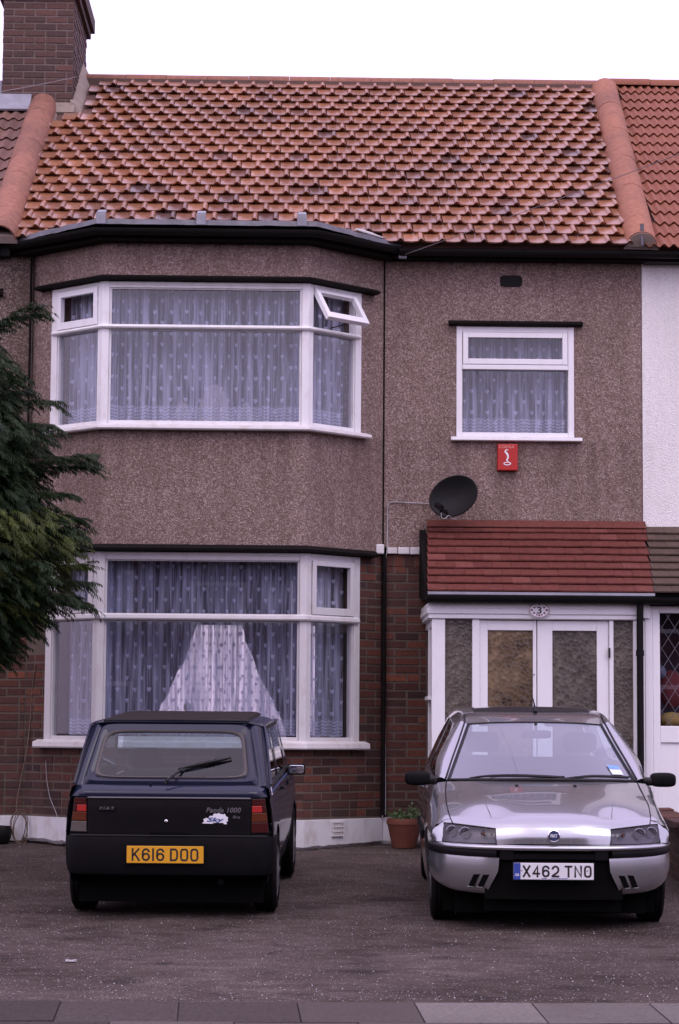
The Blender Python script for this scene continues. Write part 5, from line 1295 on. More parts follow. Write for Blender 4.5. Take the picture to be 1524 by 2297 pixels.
b = MB(); patch(b, [[(0, 3.47, 1.295), (.25, 3.465, 1.29), (.49, 3.44, 1.268)], [(0, 3.60, 1.10), (.28, 3.595, 1.098), (.545, 3.56, 1.09)], [(0, 3.70, .93), (.30, 3.69, .93), (.60, 3.65, .93)]], (3, 3)); b.build('rear_window', M_['sideglass'], PU, smooth=60)
b = MB(); patch(b, [[(0, 3.70, .93), (.30, 3.69, .93), (.64, 3.62, .94)], [(0, 3.76, .70), (.35, 3.75, .70), (.70, 3.63, .70)], [(0, 3.80, .50), (.35, 3.79, .50), (.70, 3.64, .50)], [(0, 3.76, .24), (.35, 3.75, .24), (.68, 3.62, .24)]], (3, 3)); b.build('tailgate', M_['silver'], PU, smooth=60)
# bumper
path = [(0, 0), (.10, .001), (.2, .004), (.29, .014), (.36, .028), (.43, .046), (.5, .072), (.56, .100), (.62, .136), (.67, .176), (.71, .220), (.745, .275), (.772, .335), (.790, .395), (.797, .43)]
pc = [Vector((x, y)) for x, y in path]
def bump_pt(i, inn, z):
    i = max(0, min(len(pc) - 1, i)); a = int(min(i, len(pc) - 2)); t = i - a; p = pc[a].lerp(pc[a + 1], t)
    q0_ = pc[max(a - 1, 0)]; q1_ = pc[min(a + 2, len(pc) - 1)]; d_ = (q1_ - q0_).normalized(); n_ = Vector((-d_.y, d_.x))
    if a == 0 and i < .5: n_ = Vector((0, 1))
    p = p + n_ * inn; return (max(p.x, 0) if i == 0 else p.x, p.y, z)
def idx_of_x(x):
    for i in range(len(pc) - 1):
        if pc[i].x <= x <= pc[i + 1].x: return i + (x - pc[i].x) / (pc[i + 1].x - pc[i].x)
    return len(pc) - 1
def both(b, rows, m=0):
    b.grid(rows, m); b.grid([[(-p[0], p[1], p[2]) for p in r] for r in rows], m, flip=True)
b = MB()
IX = [i * .5 for i in range(2 * len(pc) - 1)]
rows = [[bump_pt(i, inn, z - .010 * (i / 14) ** 2 * 0) for i in IX] for inn, z in ((.060, .562), (.030, .564), (.010, .560), (.000, .552), (-.002, .543), (.004, .533), (.020, .530))]
both(b, rows)
# lower corners, with the slanted inner edge
lows = [(.481, .355, .004), (.44, .357, .0), (.395, .362, .001), (.35, .385, .006), (.31, .408, .014), (.275, .427, .026), (.252, .440, .045), (.242, .446, .07)]
rows = []
for z, xs, inn in lows:
    i0 = idx_of_x(xs); r = []
    for k in range(13):
        t = k / 12; zz = z + (.045 * t * t if z < .3 else .02 * t * t * (z < .36)); zz = max(zz, .0)
        r.append(bump_pt(lerp(i0, 14, t), inn, zz + (.012 * t if z > .46 else 0)))
    rows.append(r)
both(b, rows)
both(b, [[r[0] for r in rows], [(r[0][0] + .005, r[0][1] + .07, r[0][2]) for r in rows]])   # return of the slanted edge
bmp = b.build('bumper', M_['silver'], PU, smooth=45)
def rub(b):
    i0 = idx_of_x(.372); rows = []
    for inn, z in ((.010, .530), (-.002, .524), (-.005, .512), (-.005, .498), (-.002, .485), (.010, .480)):
        rows.append([bump_pt(lerp(i0, 13.85, k / 14), inn, z + .012 * (k / 14) ** 2) for k in range(15)])
    b.grid(rows); b.grid([[r[0] for r in rows], [(r[0][0], r[0][1] + .02, r[0][2]) for r in rows]]); b.grid([[r[-1] for r in rows], [(r[-1][0] - .02, r[-1][1], r[-1][2]) for r in rows]])
sides('rub_strip', rub, M_['carplastic'], bmp, smooth=50)
b = MB(); b.grid([[(x, .045 + abs(x) ** 2 * .15, z) for x in seq(-.445, .445, 12)] for z in (.54, .46, .36, .28, .235, .215)]); b.build('grille_back', M_['under'], bmp)
b = MB(); i0 = idx_of_x(.352)
for inn, z0_, z1_, key in ((.012, .470, .530, 0),):
    both(b, [[bump_pt(lerp(idx_of_x(.262), i0, k / 4), inn, z) for k in range(5)] for z in (z0_, z1_)])
b.grid([[(x, .030, z) for x in seq(-.285, .285, 6)] for z in (.508, .475)]); b.grid([[(x, y_, z) for x in seq(-.285, .285, 6)] for y_, z in ((.050, .462), (.030, .475))])
b.build('grille_bar', M_['carplastic'], bmp)
for s_ in (1, -1):
    for x_t, x_b in ((.418, .462), (.478, .522)):
        b = MB(); P4 = []
        for (x, z) in ((x_t, .372), (x_t + .040, .370), (x_b + .036, .288), (x_b, .286)):
            q = bump_pt(idx_of_x(x), .004 + max(0, (.35 - z)) * .18, z); P4.append(q)
        ou = [(s_ * x, y - .004, z) for x, y, z in P4]; inn_ = [(s_ * lerp(x, (x_t + x_b) / 2 + .02, .22), y + .012, lerp(z, .33, .15)) for x, y, z in P4]
        b.grid([ou, inn_], closed=True); b.poly(ou); b.build('air_slot', M_['under'], bmp)  # flat dark faces paint in the shade of recessed slots
        b = MB(); b.tube([ou[3], ou[2]], .006, 6); b.build('slot_lip', M_['silver'], bmp, smooth=60)
plate(PU, (-.008, -.022, .4035), .514, .106, 'plate_w', 'X462 TNO', .442, .076, 0, (0, 0, 0), cx=.0225)
pw = [o_ for o_ in PU.children if o_.name.startswith('number_plate')][0]
b = MB(); b.box(-.2565, -.213, -.0052, -.004, -.0525, .0525); b.build('country_band', M_['blue'], pw)
text('lettering', 'GB', M_['print'], pw, (-.235, -.0058, -.022), .026, .016, bold=.02)
b = MB(); b.box(-.075, -.045, -.0046, -.0044, -.0475, -.0425); b.box(-.02, .09, -.0046, -.0044, -.0470, -.0435); b.build('maker_line', M_['blue'], pw)
b = MB()
for x in (-.205, .215): b.lathe([(.0045, 0), (.004, .002)], 10, tf=lambda a, c, h, x=x: (x + a, -.0045 - h, .004 + c))
b.build('plate_screw', M_['badge_grey'], pw)
# headlamps
for s_ in (1, -1):
    bot = [(.370, .078, .567), (.46, .105, .565), (.56, .150, .564), (.65, .205, .564), (.712, .262, .566)]
    topc = [(.374, .122, .661), (.46, .165, .667), (.56, .222, .674), (.645, .268, .680), (.700, .318, .682)]
    def lens_rows(dy): return [[(s_ * x, y + dy, z) for x, y, z in bot], [(s_ * lerp(a[0], c[0], .5) * 1.004, lerp(a[1], c[1], .5) - .010 + dy, lerp(a[2], c[2], .5)) for a, c in zip(bot, topc)], [(s_ * x, y + dy, z) for x, y, z in topc]]
    b = MB(); patch(b, lens_rows(.045), (3, 3), None); hl = b.build('headlight', M_['lamp_house'], PU, smooth=60)
    b = MB(); patch(b, lens_rows(0), (4, 4), None); b.build('lens', M_['lens'], hl, smooth=60)
    b = MB(); bc = [Vector((s_ * x, y - .002, z)) for x, y, z in bot + topc[::-1] + bot[:1]]; b.tube(bc, .0045, 6); b.build('lamp_edge', M_['trimblack'], hl)
    for xc, yc, rr_, zc in ((.652, .235, .037, .633), (.568, .182, .038, .628)):
        b = MB(); b.lathe([(rr_, -.004), (rr_, .006), (rr_ * .9, .010), (rr_ * .86, -.002), (rr_ * .62, -.022), (rr_ * .25, -.034)], 24, tf=lambda x, y, z: (s_ * xc + x, yc + .012 - z, zc + y)); b.build('lamp_bowl', M_['reflector'], hl, smooth=40)
        b = MB(); b.lathe([(.010, -.03), (.010, -.012), (.004, -.006)], 10, tf=lambda x, y, z: (s_ * xc + x, yc + .012 - z, zc + y)); b.build('bulb', M_['chrome'], hl)
    b = MB(); b.lathe([(.030, 0), (.026, -.014), (.008, -.022)], 16, tf=lambda x, y, z: (s_ * .452 + x * .6, .128 - z, .626 + y)); b.lathe([(.016, 0), (.012, -.01)], 12, tf=lambda x, y, z: (s_ * .398 + x * .7, .105 - z, .615 + y)); b.build('indicator', M_['reflector'], hl, smooth=40)
    b = MB(); b.lathe([(.007, 0), (.009, .012), (.006, .02)], 10, tf=lambda x, y, z: (s_ * .452 + x, .123 - z, .626 + y)); b.build('indicator_bulb', M_['amber'], hl)
# wipers
for pts in ([(-.50, 1.028, .925), (-.38, .995, .944), (-.16, .965, .950), (.13, .948, .940)], [(-.02, .93, .926), (.16, .945, .934), (.34, .985, .948), (.60, 1.075, .934)]):
    b = MB(); b.tube(cr(pts, 5), .0085, 6); b.tube(cr([Vector(p) + Vector((.02, .022, .004)) for p in pts[1:]], 5), .006, 6); b.build('wiper', M_['trimblack'], PU, smooth=60)
# tax disc
b = MB(); o4 = [(.475, 1.285, 1.0), (.552, 1.312, 1.002), (.572, 1.262, .962), (.490, 1.205, .952)]
P4 = [Vector((.462, 1.285, 1.012)), Vector((.545, 1.312, 1.007)), Vector((.568, 1.185, .945)), Vector((.490, 1.150, .949))]
def on_glass(x, v):   # a point just inside the screen, v from bottom to top
    col = [cr([Vector((-p[0], p[1], p[2])) for p in r[:0:-1]] + [Vector(p) for p in r], 1) for r in ws]
    r = [interp(x, [(p.x, (p.y, p.z)) for p in row]) for row in col]
    y = interp(v, [(k / 3, r[k][0]) for k in range(4)]); z = interp(v, [(k / 3, r[k][1]) for k in range(4)]); return Vector((x, y + .004, z - .002))
b.add([on_glass(.485, .215), on_glass(.575, .185), on_glass(.555, .09), on_glass(.498, .09), on_glass(.467, .235), on_glass(.552, .245)], [])
b = MB(); b.poly([on_glass(.462, .265) + Vector((0, -.011, .008)), on_glass(.548, .255) + Vector((0, -.011, .008)), on_glass(.573, .10) + Vector((0, -.011, .008)), on_glass(.492, .10) + Vector((0, -.011, .008))]); td = b.build('tax_disc', M_['sticker'], PU)
b = MB(); b.poly([on_glass(.466, .262) + Vector((0, -.013, .010)), on_glass(.546, .252) + Vector((0, -.013, .010)), on_glass(.557, .19) + Vector((0, -.013, .010)), on_glass(.474, .19) + Vector((0, -.013, .010))]); b.build('disc_print', M_['sky_blue'], td)
# mirrors
for s_ in (1, -1):
    b = MB(); rounded(b, min(s_ * .765, s_ * .945), max(s_ * .765, s_ * .945), 1.14, 1.27, .864, .962, .55, n=14); mr = b.build('door_mirror', M_['carplastic'], PU, smooth=60)
    b = MB(); rounded(b, min(s_ * .70, s_ * .80), max(s_ * .70, s_ * .80), 1.16, 1.24, .872, .930, .6); b.build('mirror_arm', M_['trimblack'], mr, smooth=60)
# inside
b = MB(); rounded(b, -.63, .63, 1.06, 1.42, .78, .915, .3); b.build('dashboard', M_['seat'], PU, smooth=60)
b = MB(); b.lathe([(.17, 0), (.185, .01), (.19, 0), (.185, -.01)], 28, tf=lambda x, y, z: (-.36 + x, 1.46 + y * .35 + z, .86 + y * .92), cap=False); b.build('steering_wheel', M_['trimblack'], PU, smooth=60)
seats(PU, 1.85, .45, (-.36, .36), 1.20, -1)
b = MB(); rounded(b, -.60, .60, 2.95, 3.08, .5, .93, .35); b.build('rear_bench', M_['seat'], PU, smooth=60)
b = MB(); rounded(b, -.11, .11, 1.585, 1.62, 1.175, 1.235, .4); b.tube([(0, 1.60, 1.23), (0, 1.63, 1.28)], .012, 6); b.build('interior_mirror', M_['trimblack'], PU, smooth=60)
for s_ in (1, -1):
    b = MB(); b.box(min(s_ * .08, s_ * .40), max(s_ * .08, s_ * .40), 1.72, 1.90, 1.255, 1.275); b.build('sun_visor', M_['lamp_house'], PU, bevel=.008)
b = MB(); b.box(-.70, .70, .45, 3.60, .09, .34); b.box(-.44, .44, .14, .46, .13, .52); b.box(-.62, .62, .30, .46, .10, .36); b.box(-.66, .66, 1.0, 1.08, .34, .86); b.box(-.64, .64, 1.08, 3.5, .34, .44); b.build('floor_pan', M_['under'], PU)  # floor dropped low to darken the ground under the car
for s_ in (1, -1):
    for y in (AF, ARr): wheel(PU, s_ * .695, y, .285, .165, s_)

# ================= small black hatchback, tail to the street
PA = car_root('hatchback', (-.8086, -5.47, -.18215 + .012), R_(-3), 'small boxy black hatchback parked tail outward before the lower bay window')
def hw(z): return interp(z, [(.24, .655), (.40, .692), (.55, .700), (.70, .692), (.84, .668), (1.26, .592)])
def arch2(y):
    z = .235
    for c in (.56, 2.72):
        if abs(y - c) < .315: z = max(z, .275 + math.sqrt(.315 ** 2 - (y - c) ** 2))
    return z
def side2(name, ys, zt=.862):
    b = MB(); rows = []
    for y in ys:
        zb = arch2(y); f_ = 1 if y < 2.9 else 1 - (y - 2.9) ** 2 * .22; f_ *= 1 if y > .12 else 1 - (.12 - y) * .25
        zt_ = zt if y < 2.4 else lerp(zt, .80, (y - 2.4) / .95)
        r = [(hw(zt_) * f_ - .02, y, zt_ + .012), (hw(zt_) * f_, y, zt_), (hw(.795) * f_ + .004, y, .797), (hw(.79) * f_ - .002, y, .788)]
        for k in range(7):
            z = lerp(.74, zb, k / 6); r.append((hw(z) * f_, y, z))
        r.append((hw(zb) * f_ - .05, y, zb + .004)); rows.append(r)
    pass
    return sides(name, lambda b: b.grid(rows), M_['navy'], PA, smooth=35)
side2('rear_quarter', [.10] + seq(.15, 1.20, 44))
d2 = side2('door', seq(1.207, 2.20, 12)); side2('front_wing', seq(2.207, 3.32, 40))
for s_ in (1, -1):
    k = MB(); k.box(min(s_ * .675, s_ * .700), max(s_ * .675, s_ * .700), 1.27, 1.39, .775, .80); k.build('door_handle', M_['trimblack'], d2, bevel=.005)
b = MB(); b.tube([(hw(.83) + .004, .22, .828), (hw(.83) + .004, 1.19, .835), (hw(.83) + .004, 2.1, .835)], .004, 6); b.build('pinstripe', M_['pin'], d2)
# lower tailgate
b = MB(); rows = [[(-.545, .055, z), (-.50, .040, z), (0, .030, z), (.50, .040, z), (.545, .055, z)] for z in (.560, .60, .70, .78)] ; rows.append([(x, y + .006, .793) for x, y, z in rows[-1]]); rows.append([(x, y + .03, .797) for x, y, z in rows[-1]])
b.grid(rows); tg = b.build('tailgate', M_['carplastic'], PA, smooth=35)
b = MB(); b.tube([(-.545, .052, .798), (-.50, .038, .799), (0, .028, .800), (.50, .038, .799), (.545, .052, .798)], .0055, 6); b.build('tailgate_strip', M_['badge_grey'], tg, smooth=60)
b = MB(); patch(b, [[(0, .032, .806), (.5, .042, .806), (.60, .062, .806), (.655, .10, .806)], [(0, .036, .838), (.5, .046, .838), (.60, .066, .838), (.648, .12, .838)], [(0, .075, .866), (.5, .085, .866), (.595, .105, .866), (.635, .16, .866)], [(0, .105, .880), (.5, .108, .880), (.590, .118, .880), (.628, .18, .880)]], (3, 3)); b.build('tailgate_ridge', M_['navy'], tg, smooth=40)
# window frame ring on the sloping back
def tp(x, t, lift=0):   # plane of the rear window: t 0..1 up
    return (x, .115 + .335 * t - lift * .77, .876 + .404 * t + lift * .64)
def loop(hb, ht, t0, t1, e, n=56, lift=0, bow=0):
    out = []
    for k in range(n):
        a = 2 * pi * k / n + pi / n; c, s_ = math.cos(a), math.sin(a)
        X_ = math.copysign(abs(c) ** e, c); T_ = lerp(t0, t1, .5 + .5 * math.copysign(abs(s_) ** e, s_)); u = (T_ - t0) / (t1 - t0)
        x = X_ * lerp(hb, ht, u); out.append(tp(x, T_, lift - bow * (abs(X_) ** 6) * .05))
    return out
b = MB()
o1 = loop(.612, .520, .0, 1.0, .10, lift=0.0, bow=.5); o2 = loop(.575, .495, .045, .955, .14, lift=.016); o3 = loop(.530, .478, .085, .862, .22, lift=.014); o4 = loop(.515, .467, .098, .848, .24, lift=.002)
b.grid([o1, o2, o3, o4], closed=True); b.build('window_frame', M_['navy'], tg, smooth=40)
b = MB(); s1 = loop(.526, .475, .088, .858, .22, lift=.013); s2 = loop(.518, .468, .096, .850, .23, lift=.024); s3 = loop(.500, .454, .113, .832, .25, lift=.020); s4 = loop(.494, .449, .118, .827, .25, lift=.006)
b.grid([s1, s2, s3, s4], closed=True); b.build('window_seal', M_['seal'], tg, smooth=60)
b = MB(); gl_ = loop(.502, .456, .110, .836, .25, lift=.010); b.poly(gl_); b.build('rear_window', M_['rearglass'], tg)
# corner pillars from the window frame round to the sides
sides('rear_pillar', lambda b: patch(b, [[(.56, .15, .876), (.612, .124, .876), (.645, .17, .876), (.664, .26, .874)], [(.52, .32, 1.08), (.572, .288, 1.08), (.605, .33, 1.08), (.630, .42, 1.075)], [(.47, .48, 1.268), (.522, .458, 1.276), (.560, .50, 1.272), (.592, .58, 1.256)]], (3, 4), None), M_['navy'], PA, smooth=50)
# tail lamps
for s_ in (1, -1):
    b = MB(); b.hexa([(s_ * .548, .058, .566), (s_ * .668, .098, .566), (s_ * .650, .16, .566), (s_ * .548, .12, .566), (s_ * .552, .060, .797), (s_ * .640, .092, .797), (s_ * .63, .16, .797), (s_ * .552, .12, .797)]); tl = b.build('tail_lamp', M_['trimblack'], PA)
    def cell(z0_, z1_, key, f0=0, f1=1, pr_=.006):
        c = MB(); q = []
        for z in (z0_, z1_):
            t = (z - .566) / .231; xi, xo = lerp(.551, .555, t), lerp(.665, .637, t); yi, yo = lerp(.058, .060, t), lerp(.098, .092, t)
            xa, xb, ya, yb = lerp(xi, xo, f0), lerp(xi, xo, f1), lerp(yi, yo, f0), lerp(yi, yo, f1)
            q.append([(s_ * xa, ya - pr_, z), (s_ * xb, yb - pr_, z), (s_ * xb, yb + .01, z), (s_ * xa, ya + .01, z)])
        c.hexa(q[0] + q[1]); c.build('lamp_lens', M_[key], tl, bevel=.003)
    cell(.752, .794, 'redlens'); cell(.704, .748, 'redbright', 0 if s_ > 0 else 0, .72); cell(.704, .748, 'redlens', .74, 1)
    cell(.642, .700, 'amber'); cell(.570, .638, 'greylens' if s_ < 0 else 'redlens')
    b = MB(); b.tube([(s_ * hw(.7), .12, .57), (s_ * .668, .13, .80)], .004, 6); b.build('lamp_edge', M_['trimblack'], tl)
# bumper
bp = [(0, 0), (.3, .003), (.5, .010), (.60, .022), (.655, .048), (.690, .090), (.704, .15), (.708, .30)]
def bpt(x, y, inn, z):
    return (x - inn * (0 if y < .02 else min(1, y / .09)), y + inn * (1 if y < .09 else .2), z)
b = MB(); rows = []
for inn, z in ((.08, .548), (.045, .560), (.022, .556), (.020, .545), (.004, .540), (.0, .528), (.0, .44), (.004, .36), (.012, .315), (.022, .292), (.06, .286)):
    rows.append([bpt(x, y, inn, z) for x, y in bp])
both(b, rows); bu = b.build('bumper', M_['carplastic'], PA, smooth=40)
b = MB(); b.tube([(-.655, .044, .549), (-.60, .018, .551), (0, -.003, .552), (.60, .018, .551), (.655, .044, .549)], .004, 6); b.build('bumper_rib', M_['trimblack'], bu, smooth=60)
b = MB(); b.box(-.12, .12, .012, .028, .556, .572); b.build('latch_cover', M_['under'], bu)
p_ = plate(PA, (-.016, -.014, .4285), .511, .113, 'plate_y', 'K616 DOO', .444, .084, 0, (0, 0, 0))
b = MB()
for x in (-.17, .205): b.lathe([(.0045, 0), (.004, .002)], 10, tf=lambda a, c, h, x=x: (x + a, -.0045 - h, .006 + c))
b.build('plate_screw', M_['plate_screw'], p_)
# lettering and stickers on the tailgate
text('lettering', 'Panda 1000', M_['badge_grey'], tg, (.366, .0335, .722), .232, .034, rot=(pi / 2, 0, .035), shear=.25, bold=.02, spacing=1.05)
text('lettering', 'fire', M_['badge_grey'], tg, (.452, .0355, .676), .050, .020, rot=(pi / 2, 0, .035), shear=.25, bold=.01)
b = MB(); b.box(-.468, -.356, .029, .036, .716, .742); bb2 = b.build('badge', M_['trimblack'], tg); bb2['label'] = 'small dull maker badge'
text('lettering', 'F I A T', M_['badge_grey'], tg, (-.412, .0286, .729), .098, .018, shear=.2, bold=.02)
b = MB(); cl = [(-.092, -.030), (-.080, -.012), (-.088, -.004), (-.070, .006), (-.052, .004), (-.044, .020), (-.026, .020), (-.014, .036), (.006, .034), (.012, .040), (.032, .032), (.050, .030), (.056, .036), (.064, .018), (.080, .010), (.074, -.004), (.080, -.014), (.066, -.018), (.072, -.034), (.050, -.034), (.048, -.026), (-.02, -.026), (-.022, -.032)]
b.poly([(.318 + x, .0308 + (x + .1) * .03, .663 + z) for x, z in cl]); stk = b.build('cloud_sticker', M_['sticker'], tg)
text('lettering', 'Sky', M_['blueink'], tg, (.312, .0294, .655), .115, .036, rot=(pi / 2, 0, .03), shear=.35, bold=.02)
b = MB(); b.lathe([(.011, 0), (.011, .008), (.007, .011)], 14, tf=lambda x, y, z: (x - .015, .030 - z, .646 + y)); b.build('lock', M_['chrome'], tg)
b = MB(); b.poly([(hw(.80) + .003, .22, .80), (hw(.80) + .003, .30, .81), (hw(.86) + .003, .28, .866), (hw(.86) + .003, .21, .86)]); b.build('side_sticker', M_['sticker'], PA)
# wiper
b = MB(); w0 = Vector((-.02, .075, .899)); w1 = Vector(tp(.085, .10 + .14, .03)); w2 = Vector(tp(.40, .405, .028))
b.tube([w0, w0 + Vector((0, -.015, .012)), w1], [.014, .010, .007], 8); a_ = Vector(tp(.06, .175, .032)); b.tube([w1 - (w2 - w1) * .12, w1.lerp(w2, .3), w1.lerp(w2, .7), w2], [.006, .013, .012, .006], 8)
b.tube([w1 + Vector((.01, 0, -.014)), w1.lerp(w2, .5) + Vector((.01, -.004, -.014))], .005, 6); b.build('wiper', M_['trimblack'], tg, smooth=60)
b = MB(); b.tube([(-.13, .10, .876), (-.13, .095, .892)], .008, 6); b.build('washer_jet', M_['trimblack'], tg)
# roof and canvas top
b = MB(); patch(b, [[(0, .452, 1.272), (.40, .452, 1.272), (.515, .456, 1.270), (.593, .56, 1.246)], [(0, .456, 1.291), (.40, .458, 1.289), (.52, .464, 1.282), (.594, .565, 1.256)], [(0, .9, 1.300), (.40, .9, 1.297), (.53, .9, 1.286), (.597, .9, 1.258)], [(0, 1.6, 1.298), (.40, 1.6, 1.294), (.53, 1.6, 1.282), (.597, 1.6, 1.252)], [(0, 2.02, 1.268), (.40, 2.02, 1.264), (.53, 2.02, 1.254), (.595, 1.98, 1.235)]], (4, 4)); b.build('roof', M_['navy'], PA, smooth=40)
b = MB(); pr_ = [(.505, 1.294), (.515, 1.308), (.56, 1.313), (.62, 1.315), (1.0, 1.318), (1.4, 1.318), (1.75, 1.314), (1.82, 1.308), (1.84, 1.288)]
rows = []
for y, z in pr_: rows.append([(x, y + .05 * max(0, abs(x) / .47 - .8), (z - 1.29) * k + 1.29 - .004 * (1 - k)) for x, k in ((-.492, 0), (-.487, .55), (-.468, .88), (-.43, .985), (-.2, 1.0), (0, 1.01), (.2, 1.0), (.43, .985), (.468, .88), (.487, .55), (.492, 0))])
b.grid(rows); b.build('canvas_roof', M_['softtop'], PA, smooth=50)
b = MB(); b.tube([(-.50, .50, 1.292), (-.47, .478, 1.296), (0, .472, 1.300), (.47, .478, 1.296), (.50, .50, 1.292)], .009, 6); b.build('canvas_hem', M_['trimblack'], PA, smooth=60)
sides('roof_gutter', lambda b: b.tube([(.668, .262, .876), (.634, .42, 1.075), (.600, .58, 1.262), (.604, .9, 1.266), (.604, 1.6, 1.260), (.602, 2.0, 1.243)], .009, 6), M_['navy'], PA, smooth=60)
# side glazing
def sx(z): return interp(z, [(.862, .664), (1.256, .592)])
def spatch(name, q, key, dx=0):
    return sides(name, lambda b: patch(b, [[(sx(z) + dx, y, z) for y, z in r] for r in q], (2, 2), None), M_[key], PA, smooth=60)
spatch('side_window', [[(.42, .885), (1.12, .885)], [(.70, 1.225), (1.12, 1.228)]], 'sideglass', -.006)
spatch('door_window', [[(1.24, .885), (2.20, .885)], [(1.24, 1.228), (1.96, 1.222)]], 'sideglass', -.006)
spatch('window_pillar', [[(1.115, .866), (1.245, .866)], [(1.115, 1.25), (1.245, 1.25)]], 'navy', .002)
spatch('rear_side_pillar', [[(.25, .870), (.425, .870)], [(.57, 1.254), (.705, 1.254)]], 'navy', .001)
spatch('screen_pillar', [[(2.18, .866), (2.44, .866)], [(1.94, 1.238), (2.04, 1.236)]], 'navy', .0)
spatch('window_sill_trim', [[(.30, .864), (2.3, .864)], [(.30, .888), (2.3, .888)]], 'trimblack', .003); spatch('window_top_trim', [[(.60, 1.222), (2.0, 1.218)], [(.58, 1.254), (2.0, 1.240)]], 'trimblack', .003)
b = MB(); patch(b, [[(0, 2.46, .885), (.35, 2.45, .885), (.635, 2.42, .880)], [(0, 2.03, 1.262), (.32, 2.025, 1.258), (.54, 2.01, 1.248)]], (3, 3)); b.build('windscreen', M_['sideglass'], PA)
b = MB(); patch(b, [[(0, 2.44, .885), (.35, 2.43, .885), (.655, 2.38, .868)], [(0, 2.85, .862), (.35, 2.85, .86), (.63, 2.85, .84)], [(0, 3.28, .80), (.35, 3.27, .795), (.61, 3.25, .78)], [(0, 3.36, .74), (.35, 3.35, .735), (.60, 3.30, .73)], [(0, 3.37, .45), (.35, 3.36, .45), (.60, 3.31, .45)]], (3, 3)); b.build('bonnet', M_['navy'], PA, smooth=40)
b = MB(); both(b, [[(0, 3.42, z), (.4, 3.41, z), (.62, 3.36, z), (.69, 3.25, z), (.70, 3.08, z)] for z in (.28, .36, .48, .52)]); b.build('front_bumper', M_['carplastic'], PA, smooth=50)
# mirrors: the offside one is seen glass side on
for s_ in (1, -1):
    b = MB(); rounded(b, s_ * .745 - .068, s_ * .745 + .068, 2.10, 2.17, .824, .908, .35); mr = b.build('door_mirror', M_['carplastic'], PA, smooth=60)
    b = MB(); rounded(b, s_ * .745 - .058, s_ * .745 + .058, 2.094, 2.104, .834, .899, .3); b.build('mirror_glass', M_['mirrorglass'], mr, smooth=60)
    b = MB(); b.tube([(s_ * .69, 2.13, .862), (s_ * .635, 2.15, .868)], .016, 8); b.build('mirror_arm', M_['trimblack'], mr)
b = MB(); b.lathe([(.02, 0), (.035, .01), (.035, .03), (.02, .04)], 14, tf=lambda x, y, z: (.655 + z, 2.02 + x, .79 + y)); b.build('door_button', M_['trimblack'], d2)
seats(PA, 1.62, .40, (-.31, .31), 1.06, 1)
b = MB(); rounded(b, -.56, .56, .72, .84, .45, .90, .35); b.build('rear_bench', M_['seat'], PA, smooth=60)
b = MB(); rounded(b, -.58, .58, 2.15, 2.40, .70, .86, .3); b.build('dashboard', M_['seat'], PA, smooth=60)
b = MB(); b.lathe([(.16, 0), (.172, .01), (.18, 0), (.172, -.01)], 28, tf=lambda x, y, z: (.31 + x, 2.05 + y * .4, .80 + y * .9), cap=False); b.build('steering_wheel', M_['trimblack'], PA, smooth=60)
b = MB(); rounded(b, -.10, .10, 1.97, 2.0, 1.155, 1.215, .4); b.tube([(0, 1.99, 1.2), (0, 2.02, 1.26)], .01, 6); b.build('interior_mirror', M_['trimblack'], PA, smooth=60)
b = MB(); b.box(-.62, .62, .22, 3.30, .09, .40); b.box(-.54, .54, .10, .30, .40, .56); b.box(-.60, .60, 2.42, 2.46, .4, .84); b.build('floor_pan', M_['under'], PA)  # boxes hang lower than a real floor to deepen the shade beneath
b = MB(); b.tube([(.35, .06, .245), (.35, .3, .25)], .022, 10); b.build('exhaust_pipe', M_['under'], PA)
for s_ in (1, -1):
    for y in (.56, 2.72): wheel(PA, s_ * .622, y, .272, .165, s_)

# ------------------------------------------------------------------ conifer at the left edge
def leaf_mat(name, cols):
    t = NT(name); p = t.pos(); r = t.noise(p, 4.5, 4, .65); r2 = t.noise(p, 60, 2)
    c = t.ramp(t.math('ADD', t.math('MULTIPLY', r, .7), t.math('MULTIPLY', r2, .3)), [(.36, cols[0]), (.5, cols[1]), (.64, cols[2])])
    d_ = t.n('BsdfPrincipled', {'Base Color': c, 'Roughness': .6, 'Specular IOR Level': .35}); tl = t.n('BsdfTranslucent', {'Color': c})
    mx = t.n('MixShader', {0: .25, 1: d_.outputs[0], 2: tl.outputs[0]}); t.t.links.new(mx.outputs[0], t.out.inputs['Surface']); return t.m
M_['leaf_dark'] = leaf_mat('dark_conifer_leaf', [(.007, .016, .006), (.017, .037, .012), (.040, .074, .024)])
M_['leaf_new'] = leaf_mat('yellow_green_leaf', [(.030, .045, .010), (.060, .084, .017), (.11, .135, .027)])
M_['bark'] = plain('conifer_bark', (.085, .05, .035), .9, var=.4, scale=12, bump=.6, bscale=30)
tr = random.Random(5)
TX, TY = -2.98, -2.7
conifer = anchor('conifer_tree', (TX, TY, gz(TY)), 'dark feathery conifer overhanging the left end of the bay windows', 'tree')
b = MB(); b.tube([(TX, TY, gz(TY) - .1), (TX + .02, TY, .8), (TX - .02, TY + .03, 2.2), (TX + .02, TY, 3.6), (TX, TY, 4.6), (TX - .05, TY, 5.3)], [.12, .10, .08, .055, .03, .01], 10); B(b, 'trunk', M_['bark'], conifer, smooth=60)
leaf = MB(); limbs = MB()
